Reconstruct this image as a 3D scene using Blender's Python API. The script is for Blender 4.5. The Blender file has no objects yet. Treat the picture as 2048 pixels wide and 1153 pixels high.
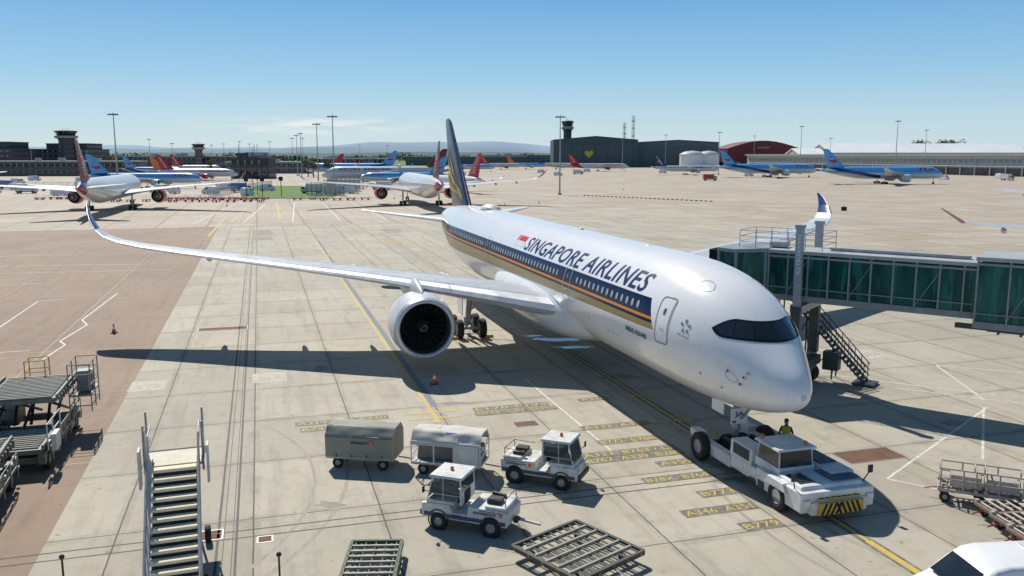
import bpy, bmesh, math, random
from mathutils import Vector, Matrix
from mathutils.bvhtree import BVHTree
sin,cos,pi=math.sin,math.cos,math.pi
R=math.radians
random.seed(7)
HD=1.8574; NX,NY=11.21,31.69
def W(x,y): return (NX+cos(HD)*x-sin(HD)*y, NY+sin(HD)*x+cos(HD)*y)
COL=bpy.context.scene.collection
# ------------------------------------------------------------ node helpers
class NB:
    def __init__(s,name):
        s.mat=bpy.data.materials.new(name); s.mat.use_nodes=True
        s.nt=s.mat.node_tree; s.b=s.nt.nodes['Principled BSDF']; s.tc=s.nt.nodes.new('ShaderNodeTexCoord')
        s.sep=None
    def n(s,t): return s.nt.nodes.new(t)
    def link(s,a,b): s.nt.links.new(a,b)
    def xyz(s):
        if not s.sep:
            s.sep=s.n('ShaderNodeSeparateXYZ'); s.link(s.tc.outputs['Object'],s.sep.inputs[0])
        return s.sep.outputs
    def setin(s,i,v):
        if isinstance(v,(int,float)): i.default_value=v
        elif isinstance(v,tuple): i.default_value=(v+(1,))[:4] if len(v)==3 else v
        else: s.link(v,i)
    def m(s,op,a,b=0,c=None):
        n=s.n('ShaderNodeMath'); n.operation=op; s.setin(n.inputs[0],a); s.setin(n.inputs[1],b)
        if c is not None: s.setin(n.inputs[2],c)
        return n.outputs[0]
    def band(s,v,lo,hi): return s.m('MULTIPLY',s.m('GREATER_THAN',v,lo),s.m('LESS_THAN',v,hi))
    def mix(s,f,a,b,bt='MIX'):
        n=s.n('ShaderNodeMix'); n.data_type='RGBA'; n.blend_type=bt
        s.setin(n.inputs[0],f); s.setin(n.inputs[6],a); s.setin(n.inputs[7],b); return n.outputs[2]
    def noise(s,scale,detail=4,vec=None,rough=.55,dist=0):
        n=s.n('ShaderNodeTexNoise'); n.inputs['Scale'].default_value=scale; n.inputs['Detail'].default_value=detail
        n.inputs['Roughness'].default_value=rough; n.inputs['Distortion'].default_value=dist
        s.link(vec if vec is not None else s.tc.outputs['Object'],n.inputs['Vector']); return n.outputs['Fac']
    def ramp(s,f,lo,hi,a=0.,b=1.):
        n=s.n('ShaderNodeMapRange'); s.setin(n.inputs[0],f); n.inputs[1].default_value=lo; n.inputs[2].default_value=hi
        n.inputs[3].default_value=a; n.inputs[4].default_value=b; return n.outputs[0]
    def vecscale(s,sx,sy,sz):
        n=s.n('ShaderNodeMapping'); n.inputs['Scale'].default_value=(sx,sy,sz); s.link(s.tc.outputs['Object'],n.inputs[0]); return n.outputs[0]
    def col(s,c): s.setin(s.b.inputs['Base Color'],c)
    def bump(s,h,strength=.2,dist=.02):
        n=s.n('ShaderNodeBump'); n.inputs['Strength'].default_value=strength; n.inputs['Distance'].default_value=dist
        s.link(h,n.inputs['Height']); s.link(n.outputs[0],s.b.inputs['Normal'])
    def p(s,rough=.5,metal=0,coat=0):
        s.b.inputs['Roughness'].default_value=rough; s.b.inputs['Metallic'].default_value=metal
        s.b.inputs['Coat Weight'].default_value=coat
MC={}
def mat(name,c,rough=.5,metal=0,var=.15,scale=3.,dirt=0.,coat=0,emit=None):
    if name in MC: return MC[name]
    b=NB(name); b.p(rough,metal,coat)
    f=b.noise(scale,5)
    dk=tuple(x*(1-var) for x in c); lt=tuple(min(1,x*(1+var*.5)) for x in c)
    o=b.mix(b.ramp(f,.3,.7),dk,lt)
    if dirt>0:
        g=b.noise(scale*.6,8,rough=.7); o=b.mix(b.m('MULTIPLY',b.ramp(g,.45,.75),dirt),o,(.06,.05,.04))
    b.col(o); b.setin(b.b.inputs['Roughness'],b.ramp(f,.2,.8,max(0,rough-.08),min(1,rough+.1)))
    MC[name]=b.mat; return b.mat
WHITE=mat('white_paint',(.83,.83,.83),.3,0,.05,.6,coat=.2)
DWHITE=mat('dirty_white_paint',(.70,.69,.65),.45,0,.15,2.5,dirt=.45)
GREY=mat('grey_paint',(.38,.4,.42),.45,0,.12,2,dirt=.25)
LGREY=mat('light_grey_paint',(.6,.61,.63),.38,0,.08,1)
WGREY=mat('wing_grey_paint',(.50,.53,.57),.4,0,.1,.8,dirt=.1)
DARK=mat('dark_metal',(.04,.042,.045),.5,.3,.2,4)
BLACK=mat('black_rubber',(.018,.018,.018),.75,0,.2,8)
STEEL=mat('galvanised_steel',(.42,.43,.44),.45,.4,.15,4,dirt=.25)
ALU=mat('satin_leading_edge',(.66,.68,.70),.38,.35,.05,1.5)
GLASS=mat('dark_glass',(.015,.02,.025),.06,0,.1,1,coat=.5)
PANE=mat('windscreen_pane',(.012,.018,.026),.05,0,.1,1,coat=.4)
NAVY=mat('navy_paint',(.008,.015,.065),.3,0,.05,1,coat=.15)
ORANGE=mat('orange_plastic',(.75,.2,.02),.4)
RED=mat('red_paint',(.5,.02,.025),.4,0,.15,2,dirt=.15)
YELLOW=mat('yellow_paint',(.60,.41,.06),.55,0,.15,3,dirt=.45)
TYREHUB=mat('wheel_hub',(.34,.35,.36),.45,.3,.2,6,dirt=.4)
TARP=mat('olive_tarpaulin',(.32,.32,.255),.75,0,.12,1.2,dirt=.3)
LTARP=mat('pale_tarpaulin',(.62,.59,.53),.75,0,.15,2,dirt=.25)
GOLD=mat('gold_paint',(.55,.38,.08),.35,.3,.1,1)
def teal():
    b=NB('teal_tinted_glass'); b.p(.1,0,0); b.b.inputs['Specular IOR Level'].default_value=.22; x,y,z=b.xyz()
    n=b.noise(.5,5,vec=b.vecscale(2.2,2.2,.5)); c=b.mix(b.ramp(n,.35,.65),(.004,.045,.040),(.015,.13,.11))
    s_=b.m('MULTIPLY',b.ramp(b.noise(1.1,3,vec=b.vecscale(3,3,.3)),.52,.6),.5); c=b.mix(s_,c,(.04,.24,.20)); b.col(c); return b.mat  # paler streaks painted into the tint imitate reflections on the glass
TEAL=teal()
# ------------------------------------------------------------ mesh builder
class MB:
    def __init__(s): s.v=[]; s.f=[]; s.m=[]; s.sm=[]
    def add(s,vs,fs,m=0,smooth=False,M=None):
        o=len(s.v)
        for p in vs:
            p=Vector(p); s.v.append(tuple(M@p) if M is not None else tuple(p))
        for f in fs: s.f.append(tuple(o+i for i in f)); s.m.append(m); s.sm.append(smooth)
        return s
    def box(s,c,d,m=0,rz=0,M=None,top=(1,1),sh=(0,0)):
        x,y,z=d[0]/2,d[1]/2,d[2]/2; vs=[]
        for k,(kx,ky,dx,dy) in ((-1,(1,1,0,0)),(1,(top[0],top[1],sh[0],sh[1]))):
            for a,b in ((-1,-1),(1,-1),(1,1),(-1,1)):
                px,py=a*x*kx+dx,b*y*ky+dy
                if rz: px,py=px*cos(rz)-py*sin(rz),px*sin(rz)+py*cos(rz)
                vs.append((c[0]+px,c[1]+py,c[2]+k*z))
        return s.add(vs,[(3,2,1,0),(4,5,6,7),(0,1,5,4),(1,2,6,5),(2,3,7,6),(3,0,4,7)],m,False,M)
    def loft(s,rings,m=0,smooth=True,cap=True,M=None,close=True):
        n=len(rings[0]); vs=[p for r in rings for p in r]; fs=[]
        for i in range(len(rings)-1):
            for j in range(n if close else n-1):
                k=(j+1)%n; fs.append((i*n+j,i*n+k,(i+1)*n+k,(i+1)*n+j))
        s.add(vs,fs,m,smooth,M)
        if cap:
            s.add(rings[0],[tuple(range(n-1,-1,-1))],m,False,M); s.add(rings[-1],[tuple(range(n))],m,False,M)
        return s
    def tube(s,a,b,r,r2=None,n=8,m=0,smooth=True,M=None,cap=True):
        a,b=Vector(a),Vector(b); d=(b-a)
        if d.length<1e-6: return s
        q=d.to_track_quat('Z','Y'); r2=r if r2 is None else r2
        rg=[]
        for p,rr in ((a,r),(b,r2)): rg.append([tuple(p+q@Vector((rr*cos(2*pi*i/n),rr*sin(2*pi*i/n),0))) for i in range(n)])
        return s.loft(rg,m,smooth and n>4,cap,M)
    def bar(s,a,b,w,m=0,M=None): return s.tube(a,b,w*.7,n=4,m=m,M=M)
    def lathe(s,prof,c=(0,0,0),axis='x',n=32,m=0,M=None,ms=None,smooth=True):
        rg=[]
        for (t,r) in prof:
            ring=[]
            for i in range(n):
                a=2*pi*i/n
                if axis=='x': ring.append((c[0]+t,c[1]+r*cos(a),c[2]+r*sin(a)))
                elif axis=='y': ring.append((c[0]+r*sin(a),c[1]+t,c[2]+r*cos(a)))
                else: ring.append((c[0]+r*cos(a),c[1]+r*sin(a),c[2]+t))
            rg.append(ring)
        if ms is None: s.loft(rg,m,smooth,False,M)
        else:
            for i in range(len(rg)-1): s.loft(rg[i:i+2],ms[i],smooth,False,M)
        return s
    def wheel(s,c,r,w,axis='y',m=0,mh=1,n=24):
        h=w/2
        pr=[(-h*.55,.001),(-h*.55,r*.42),(-h*.8,r*.5),(-h,r*.7),(-h*.95,r*.9),(-h*.6,r),(h*.6,r),(h*.95,r*.9),(h,r*.7),(h*.8,r*.5),(h*.55,r*.42),(h*.55,.001)]
        s.lathe(pr,c,axis,n,ms=[mh,mh,m,m,m,m,m,m,m,mh,mh]); return s
    def poly(s,pts,z0,z1,m=0,M=None):
        n=len(pts); vs=[(p[0],p[1],z0) for p in pts]+[(p[0],p[1],z1) for p in pts]
        fs=[tuple(range(n-1,-1,-1)),tuple(range(n,2*n))]+[(i,(i+1)%n,n+(i+1)%n,n+i) for i in range(n)]
        return s.add(vs,fs,m,False,M)
    def extr(s,pts,y0,y1,m=0,M=None):   # pts in xz, extruded along y
        n=len(pts); vs=[(p[0],y0,p[1]) for p in pts]+[(p[0],y1,p[1]) for p in pts]
        fs=[tuple(range(n)),tuple(range(2*n-1,n-1,-1))]+[(i,n+i,n+(i+1)%n,(i+1)%n) for i in range(n)]
        return s.add(vs,fs,m,False,M)
    def sheet(s,pts,z,m=0,M=None): return s.add([(p[0],p[1],z) for p in pts],[tuple(range(len(pts)))],m,False,M)
    def line(s,a,b,w,z,m=0):
        a,b=Vector(a),Vector(b); d=(b-a).normalized(); q=Vector((-d.y,d.x))*w/2
        return s.sheet([a-q,b-q,b+q,a+q],z,m)
def link(o,parent=None,loc=None,rz=None):
    COL.objects.link(o)
    if parent: o.parent=parent
    if loc: o.location=loc
    if rz is not None: o.rotation_euler=(0,0,rz)
    return o
def part(name,mb,mats,parent=None,bev=0,loc=None,rz=None,label=None):
    me=bpy.data.meshes.new(name); me.from_pydata(mb.v,[],mb.f)
    for mt in (mats if isinstance(mats,(list,tuple)) else [mats]): me.materials.append(mt)
    me.polygons.foreach_set('material_index',mb.m); me.polygons.foreach_set('use_smooth',mb.sm)
    bm=bmesh.new(); bm.from_mesh(me); bmesh.ops.recalc_face_normals(bm,faces=bm.faces)
    bm.to_mesh(me); bm.free(); me.update()
    o=bpy.data.objects.new(name,me); link(o,parent,loc,rz)
    if bev:
        md=o.modifiers.new('bevel','BEVEL'); md.width=bev; md.segments=2; md.limit_method='ANGLE'; md.angle_limit=R(40)
    if label: o['label']=label
    return o
def thing(name,label,cat,loc=(0,0,0),rz=0,group=None):
    o=bpy.data.objects.new(name,None); o.empty_display_size=.5; link(o,None,loc,rz)
    o['label']=label; o['category']=cat
    if group: o['group']=group
    return o
def tag(o,label,cat,group=None):
    o['label']=label; o['category']=cat
    if group: o['group']=group
    return o
def struct(o): o['kind']='structure'; return o
def copy_thing(o,loc,rz,label=None):
    c=o.copy(); COL.objects.link(c); c.location=loc; c.rotation_euler=(0,0,rz)
    if label: c['label']=label
    def rec(src,dst):
        for ch in list(src.children):
            k=ch.copy(); COL.objects.link(k); k.parent=dst; k.matrix_parent_inverse=ch.matrix_parent_inverse.copy(); rec(ch,k)
    rec(o,c); return c
def text_geo(st,shear=0,bold=0.,spacing=1):
    cu=bpy.data.curves.new('t','FONT'); cu.body=st; cu.shear=shear; cu.offset=bold; cu.space_character=spacing; cu.resolution_u=3
    o=bpy.data.objects.new('t',cu); COL.objects.link(o)
    dg=bpy.context.evaluated_depsgraph_get(); me=o.evaluated_get(dg).to_mesh()
    vs=[(v.co.x,v.co.y) for v in me.vertices]; fs=[tuple(p.vertices) for p in me.polygons]
    o.evaluated_get(dg).to_mesh_clear(); bpy.data.objects.remove(o); bpy.data.curves.remove(cu)
    x0=min(v[0] for v in vs); x1=max(v[0] for v in vs); y0=min(v[1] for v in vs); y1=max(v[1] for v in vs)
    return [((v[0]-x0)/(x1-x0),(v[1]-y0)/(y1-y0)) for v in vs],fs,(x1-x0)/(y1-y0)
def text_on(mb,st,fn,m=0,shear=0,bold=.0,cut=0,spacing=1):
    vs,fs,asp=text_geo(st,shear,bold,spacing)
    if cut:
        bm=bmesh.new(); bv=[bm.verts.new((v[0],v[1],0)) for v in vs]
        for f in fs:
            try: bm.faces.new([bv[i] for i in f])
            except ValueError: pass
        for k in range(1,cut):
            bmesh.ops.bisect_plane(bm,geom=bm.verts[:]+bm.edges[:]+bm.faces[:],plane_co=(0,k/cut,0),plane_no=(0,1,0))
        bm.verts.index_update(); vs=[(v.co.x,v.co.y) for v in bm.verts]; fs=[tuple(v.index for v in f.verts) for f in bm.faces]; bm.free()
    mb.add([fn(a,b) for a,b in vs],fs,m)
    return asp
def flat_text(mb,st,o,ux,uy,w,h,m=0,shear=0,bold=0.):
    o,ux,uy=Vector(o),Vector(ux),Vector(uy)
    text_on(mb,st,lambda a,b:tuple(o+ux*a*w+uy*b*h),m,shear,bold)
# ------------------------------------------------------------ aircraft
def pchip(xs,ys):
    n=len(xs); d=[(ys[i+1]-ys[i])/(xs[i+1]-xs[i]) for i in range(n-1)]
    t=[d[0]]+[0 if d[i-1]*d[i]<=0 else 2*d[i-1]*d[i]/(d[i-1]+d[i]) for i in range(1,n-1)]+[d[-1]]
    def f(x):
        x=max(xs[0],min(xs[-1],x)); i=0
        while i<n-2 and x>xs[i+1]: i+=1
        h=xs[i+1]-xs[i]; u=(x-xs[i])/h
        return (2*u**3-3*u*u+1)*ys[i]+(u**3-2*u*u+u)*h*t[i]+(-2*u**3+3*u*u)*ys[i+1]+(u**3-u*u)*h*t[i+1]
    return f
FS=[(0,4.0,4.0,.0),(.1,3.72,4.3,.31),(.3,3.5,4.58,.55),(.6,3.31,4.87,.8),(1,3.14,5.2,1.06),(1.5,2.98,5.6,1.34),(2,2.85,6.01,1.6),(2.6,2.73,6.51,1.88),(3.2,2.64,6.95,2.12),(4,2.55,7.42,2.39),(5,2.48,7.83,2.64),(6.5,2.43,8.21,2.86),(8.5,2.4,8.44,2.97),(11,2.4,8.5,2.98),(44,2.4,8.5,2.98),(48,2.6,8.5,2.93),(52,3.1,8.45,2.7),(56,3.85,8.3,2.25),(60,4.75,8.0,1.65),(63,5.5,7.6,1.1),(65,6.0,7.2,.65),(66,6.3,6.95,.35),(66.3,6.5,6.75,.08)]
class Fus:
    def __init__(s,L=66.3,k=1.,zc=5.45):
        st=[]
        for x,zb,zt,w in FS:
            x2=x*k if x<=11 else L-(66.3-x)*k
            st.append((x2,zc+(zb-5.45)*k,zc+(zt-5.45)*k,w*k))
        s.L=L;s.k=k;s.zc=zc
        u=[math.sqrt(a[0]) for a in st]
        s.zb=pchip(u,[a[1] for a in st]); s.zt=pchip(u,[a[2] for a in st]); s.w=pchip(u,[a[3] for a in st])
    def pt(s,x,phi,off=0):
        u=math.sqrt(max(0,x)); zb,zt,w=s.zb(u),s.zt(u),s.w(u); zw=zb+(zt-zb)*.5
        c=cos(phi); return Vector((x,w*sin(phi),zw+(zt-zw)*c))
    def sp(s,x,phi,off=0):
        p=s.pt(x,phi)
        if off:
            e=1e-3; n=(s.pt(x+.01,phi)-s.pt(x-.01,phi)).cross(s.pt(x,phi+e)-s.pt(x,phi-e))
            ax=Vector((x,0,s.zc))
            if n.length>0:
                n.normalize()
                if n.dot(p-ax)<0: n=-n
                p=p+n*off
        return tuple(p)
    def phiz(s,x,z):
        u=math.sqrt(x); zb,zt=s.zb(u),s.zt(u); zw=(zb+zt)/2
        return math.acos(max(-1,min(1,(z-zw)/(zt-zw))))
    def mesh(s,mb,n=56,m=0,dense=True):
        xs=[(i/22*math.sqrt(11*s.k))**2 for i in range(23)]+[11*s.k+(s.L-22.3*s.k-11*s.k)*i/8 for i in range(1,9)]+[s.L-22.3*s.k+22.3*s.k*i/18 for i in range(1,19)]
        xs[0]=.0004
        mb.loft([[s.sp(x,2*pi*j/n) for j in range(n)] for x in xs],m,True,True)
    def bandtext(s,mb,st,x0,x1,p0,p1,side=1,m=0,shear=.15,bold=.02,cut=8,off=.012,spacing=1):
        text_on(mb,st,lambda a,b:s.sp(x0+(x1-x0)*a,side*(p0+(p1-p0)*b),off),m,shear,bold,cut,spacing)
def airfoil(n=10):
    t=[(1-cos(pi*i/n))/2 for i in range(n+1)]
    th=lambda x:5*(.2969*math.sqrt(x)-.126*x-.3516*x*x+.2843*x**3-.1015*x**4)
    return [(x,th(x)) for x in reversed(t)]+[(x,-th(x)*.8) for x in t[1:-1]]
AF=airfoil()
def wing(mb,st,side=1,m=0,mle=1,vertical=False):
    rg=[]
    for i,(y,xl,z,c,th) in enumerate(st):
        a=st[max(0,i-1)]; b=st[min(len(st)-1,i+1)]; ty,tz=b[0]-a[0],b[2]-a[2]; l=math.hypot(ty,tz)
        ny,nz=-tz/l,ty/l
        rg.append([(xl+c*x, side*(y+ny*t*th*c), z+nz*t*th*c) for x,t in AF])
    n=len(AF)
    for i in range(len(rg)-1):
        for j in range(n):
            k=(j+1)%n; xm=(AF[j][0]+AF[k][0])/2
            mb.add([rg[i][j],rg[i][k],rg[i+1][k],rg[i+1][j]],[(0,1,2,3)],mle if xm<.08 else m,True)
    mb.add(rg[0],[tuple(range(n))],m); mb.add(rg[-1],[tuple(range(n))],m)
WS=[(1.5,19.0,3.85,14.2,.12),(2.9,20.2,3.95,13.2,.12),(6,22.3,4.4,10.9,.115),(10.5,25.5,5.0,8.5,.1),(15,28.6,5.5,6.9,.092),(20,32.1,5.98,5.4,.088),(25,35.6,6.42,4.1,.085),(28,37.7,6.75,3.35,.085),(29.6,38.85,7.02,2.9,.085),(30.6,39.7,7.35,2.55,.085),(31.3,40.6,7.85,2.15,.085),(31.8,41.7,8.5,1.6,.08),(32.1,42.8,9.1,1.05,.08),(32.3,43.9,9.6,.45,.08)]
HS=[(.8,57.6,6.5,6.4,.1),(9.1,64.0,7.4,2.3,.09),(9.4,64.6,7.44,1.5,.08)]
VS=[(7.6,52.2,9.6,.09),(8.4,54.0,8.4,.1),(16.6,62.1,3.0,.09),(17.05,62.9,2.0,.08)]
def fin(mb,st,m=0):
    rg=[[(xl+c*x,t*th*c,z) for x,t in [(a,b if i<=10 else -AF[20-i][1]) for i,(a,b) in enumerate(AF)]] for z,xl,c,th in st]
    mb.loft(rg,m,True,True)
def nacelle(mb,c,k=1,mn=0,ml=1,md=2,mc=3):
    out=[(4.7,1.45),(4.68,1.5),(4.0,1.72),(3.0,1.9),(1.8,1.98),(1.0,1.96),(.45,1.88)]
    lip=[(.45,1.88),(.15,1.80),(.03,1.72),(0,1.66),(.06,1.59),(.2,1.54)]
    inn=[(.2,1.54),(.7,1.52),(1.3,1.54),(1.7,1.55)]
    for pr,m in ((out,mn),(lip,ml),(inn,md)): mb.lathe([(a*k,r*k) for a,r in pr],c,'x',48,m)
    mb.lathe([(4.7*k,1.45*k),(4.5*k,1.38*k),(3.8*k,1.4*k)],c,'x',32,md)
    mb.lathe([(3.6*k,1.05*k),(4.7*k,1.0*k),(5.8*k,.72*k),(5.75*k,.66*k),(5.3*k,.6*k)],c,'x',32,mc)
    mb.lathe([(5.2*k,.5*k),(6.0*k,.4*k),(6.7*k,.05*k)],c,'x',20,mc)
    mb.lathe([(3.7*k,1.4*k),(3.7*k,.0)],c,'x',24,md)
def fan(mb,c,k=1,nb=22):
    for i in range(nb):
        a=2*pi*i/nb; pts=[]
        for j in range(6):
            r=(.45+1.06*j/5)*k; tw=R(25+35*j/5); ch=(.32+.16*sin(pi*j/5)+.08*j/5)*k
            cc=a+.10*sin(pi*j/5)
            for sgn in (-1,1):
                dx=cos(tw)*ch*sgn*.5; dt=sin(tw)*ch*sgn*.5/r
                pts.append((c[0]+1.25*k+dx, c[1]+r*cos(cc+dt), c[2]+r*sin(cc+dt)))
        mb.add(pts,[(2*j,2*j+1,2*j+3,2*j+2) for j in range(5)],0,True)
    mb.lathe([(1.62*k,1.54*k),(1.64*k,.4*k)],c,'x',32,1)
def spinner(mb,c,k=1):
    mb.lathe([(.55*k,.01),(.62*k,.1*k),(.8*k,.24*k),(1.0*k,.36*k),(1.2*k,.45*k),(1.5*k,.48*k)],c,'x',28,0)
    for i in range(14):
        t=i/13; a=t*1.6*pi+.6; r=.08+.16*t; w=.02+.012*t; a2=a+.45; r2=.08+.16*min(1,(i+1)/13)
        x=lambda rr:.53+.9*rr*rr/.45+.1*rr
        mb.add([(c[0]+x(rr)*k-.03,c[1]+rr*k*cos(aa),c[2]+rr*k*sin(aa)) for rr,aa in ((r,a),(r+w,a),(r2+w,a2),(r2,a2))],[(0,1,2,3)],1)
def nodes_livery(b,base,rules):
    o=base
    for mask,c in rules: o=b.mix(mask,o,c)
    b.col(o)
def livery_sia():
    b=NB('airliner_livery_paint'); b.p(.22,0,.35); x,y,z=b.xyz()
    xs=b.m('SUBTRACT',x,b.m('MULTIPLY',z,.55)); st=b.band(xs,4.25,64)
    lo=b.m('SUBTRACT',5.40,b.m('MULTIPLY',b.m('SUBTRACT',x,8),.016))
    navy=b.m('MULTIPLY',st,b.band(z,5.68,6.74)); org=b.m('MULTIPLY',st,b.band(z,5.83,5.96))
    gold=b.m('MULTIPLY',st,b.m('MULTIPLY',b.m('GREATER_THAN',z,lo),b.m('LESS_THAN',z,5.68)))
    f=b.noise(.5,5); base=b.mix(b.ramp(f,.3,.7),(.84,.84,.85),(.89,.89,.89))
    dz=b.m('MULTIPLY',b.m('LESS_THAN',z,3.6),b.ramp(b.noise(2.2,6,rough=.7),.4,.8,0,.45)); base=b.mix(dz,base,(.5,.49,.47))
    stv=b.ramp(b.noise(1,5,vec=b.vecscale(.25,3,.25),rough=.6),.5,.8,0,.14); base=b.mix(stv,base,(.45,.44,.42))
    sx=b.m('LESS_THAN',b.m('FRACT',b.m('DIVIDE',x,6.35)),.0035)
    base=b.mix(b.m('MULTIPLY',sx,.45),base,(.3,.3,.3))
    nodes_livery(b,base,[(navy,(.007,.012,.055)),(org,(.75,.27,.04)),(gold,(.36,.28,.13))])
    msk=b.m('MAXIMUM',navy,gold); b.setin(b.b.inputs['Coat Weight'],b.ramp(msk,0,1,.35,.0)); b.setin(b.b.inputs['Specular IOR Level'],b.ramp(msk,0,1,.5,.15)); return b.mat
def livery_simple(name,base,top=None,topz=5,dark=None,L=60,zc=5.4,tail=None,belly=None):
    b=NB(name); b.p(.28,0,.3); x,y,z=b.xyz(); rules=[]
    if top: rules.append((b.m('GREATER_THAN',b.m('ADD',z,b.m('MULTIPLY',b.m('SINE',b.m('DIVIDE',x,L*.16)),.35)),topz),top))
    if dark:
        c=b.m('ADD',zc-2.2,b.m('MULTIPLY',b.m('SUBTRACT',x,L*.5),3.8/(L*.38)))
        rules.append((b.m('MULTIPLY',b.m('LESS_THAN',b.m('ABSOLUTE',b.m('SUBTRACT',z,c)),.75),b.band(x,L*.52,L*.93)),dark))
    if tail: rules.append((b.m('GREATER_THAN',b.m('SUBTRACT',x,b.m('MULTIPLY',z,1.2)),L*.93-zc*1.2),tail))
    win=b.m('MULTIPLY',b.m('MULTIPLY',b.band(z,zc+.45,zc+.8),b.m('LESS_THAN',b.m('FRACT',b.m('DIVIDE',x,.62)),.5)),b.band(x,L*.12,L*.84))
    rules.append((win,(.06,.07,.09)))
    nodes_livery(b,b.mix(b.ramp(b.noise(.4,4),.3,.7),tuple(v*.93 for v in base),base),rules); return b.mat
def airliner(label,loc,rz,L,span,k,zc,livery,finmat,engmat,text=None,tside=1,tcol=None,ttx=None,finh=None,group='airliners parked on the apron',wlet=True,fintext=None,fincol=None,smile=False,ek=None,tp=(62,44),wletmat=None):
    T=thing('airliner',label,'airliner',(loc[0],loc[1],0),rz,group)
    f=Fus(L,k,zc); mb=MB(); f.mesh(mb,36); part('fuselage',mb,livery,T)
    q=span/64.75; xr=L*.305; zr=zc-1.5*k
    st=[(y*q,xr+(x-20.2)*q,zr+(z-3.95)*q,c*q,th) for y,x,z,c,th in (WS if wlet else WS[:8]+[(29.3,38.7,6.95,2.7,.09),(31.8,41.9,8.5,.9,.08)])]
    for s in (1,-1):
        mb=MB(); wing(mb,st,s,0,1)
        for t in (.28,.45,.62,.78):
            y=span/2*t; j=[i for i in range(len(st)-1) if st[i][0]<=y<=st[i+1][0]][0]; u=(y-st[j][0])/(st[j+1][0]-st[j][0])
            xl=st[j][1]*(1-u)+st[j+1][1]*u; c=st[j][3]*(1-u)+st[j+1][3]*u; z=st[j][2]*(1-u)+st[j+1][2]*u
            mb.loft([[(xl+c*a,s*y+.2*rr*cos(2*pi*i/8),z-.25-.1+.3*rr*sin(2*pi*i/8)) for i in range(8)] for a,rr in ((.55,.1),(.7,1),(.95,.9),(1.12,.1))],0)
        w=part('wing',mb,[WGREY,ALU],T)
        if wletmat:
            mb=MB(); wing(mb,[(a+.0,b-.03,c+.0,d+.06,e*1.5) for a,b,c,d,e in (st[-5:] if wlet else st[-2:])],s,0,0); part('winglet',mb,wletmat,w)
        hst=[(y*q,L-(66.3-x)*q*1.0,zc+(z-5.45)*k,c*q,th) for y,x,z,c,th in HS]
        mb=MB(); wing(mb,hst,s,0,1); part('stabiliser',mb,[WGREY,ALU],T)
        ee=ek or k*.95; ey=10.0*q*(.98); xl=st[3][1]; c=(xl-3.6*ee,s*ey,st[3][2]-2.1*ee)
        mb=MB(); nacelle(mb,c,ee)
        fan(mb2:=MB(),c,ee,16)
        E=part('engine',mb,[engmat,ALU,DARK,STEEL],T); part('fan',mb2,[DARK,BLACK],E)
        mb=MB(); mb.extr([(c[0]+1.3*ee,c[2]+1.8*ee),(xl+.3,c[2]+2.25*ee),(xl+3*ee,c[2]+2.2*ee),(c[0]+5*ee,c[2]+1.1*ee)],c[1]-.22,c[1]+.22); part('pylon',mb,WGREY,T)
        mx=L*.503; my=s*5.0*k; mb=MB(); mb.tube((mx,my,zr),(mx,my,.6*k),.2*k)
        wr=.62*k
        for dx in (-.9*k,.9*k):
            for dy in (-.55*k,.55*k): mb.wheel((mx+dx,my+dy,wr),wr,.45*k,'y',1,2,14)
        part('landing_gear',mb,[STEEL,BLACK,TYREHUB],T)
    mb=MB(); nx=5*k; mb.tube((nx,0,zc-2.6*k),(nx,0,.5*k),.13*k)
    for dy in (-.3*k,.3*k): mb.wheel((nx,dy,.5*k),.5*k,.35*k,'y',1,2,14)
    part('nose_gear',mb,[STEEL,BLACK,TYREHUB],T)
    fh=finh or 17.05*k; kk=(fh-(zc+2.9*k))/(17.05-8.35)
    vst=[(zc+2.9*k-.8*kk+(z-7.6)*kk,L-(66.3-x)*kk*.97,c*kk,th) for z,x,c,th in VS]
    mb=MB(); fin(mb,vst); F=part('tail_fin',mb,finmat,T)
    z0,z1=vst[1][0],vst[2][0]; x0,x1=vst[1][1],vst[2][1]; c0,c1=vst[1][2],vst[2][2]
    def fp(a,b,s,off=.0):
        xl=x0+(x1-x0)*b; c=c0+(c1-c0)*b; tt=5*.095*(.2969*math.sqrt(max(a,0))-.126*a-.3516*a*a+.2843*a**3-.1015*a**4)
        return (xl+c*a,s*(tt*c+.06+off),z0+(z1-z0)*b)
    if fintext:
        for s in (1,-1):
            mb=MB()
            text_on(mb,fintext,(lambda u,v:fp(.68-.38*v,.12+.76*u,s)) if s<0 else (lambda u,v:fp(.30+.38*v,.88-.76*u,s)),0,0,.0); part('fin_lettering',mb,fincol or WHITE,F)
    if smile:
        for s in (1,-1):
            mb=MB(); N=14
            for i in range(N):
                A=[]
                for t in (i/N,(i+1)/N):
                    ang=pi*(1.05+.9*t)
                    wdt=.07+.17*sin(pi*t)
                    A.append((t,fp(.5+.36*cos(ang),.48+.25*sin(ang),s),fp(.5+.36*cos(ang)*(1-wdt*1.5),.48+(.25-wdt*.7)*sin(ang),s)))
                mb.add([A[0][1],A[1][1],A[1][2],A[0][2]],[(0,1,2,3)])
            mb.add([fp(.5+.09*cos(i*pi/5),.58+.05*sin(i*pi/5),s) for i in range(10)],[tuple(range(10))])
            part('fin_emblem',mb,RED,F)
    mb=MB()
    for s in (1,-1):
        for (u0,u1) in ((3,24),(26,46),(48,62)):
            vs=[f.sp(xx*k,s*R(pp),.02) for xx,pp in ((1.7+u0*.018,u0*.95),(1.75+u1*.018,u1*.95+2),(2.55+u1*.012,u1*.85+2),(2.5+u0*.012,u0*.85))]
            mb.add(vs,[(0,1,2,3)])
    part('cockpit_window',mb,GLASS,T)
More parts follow.
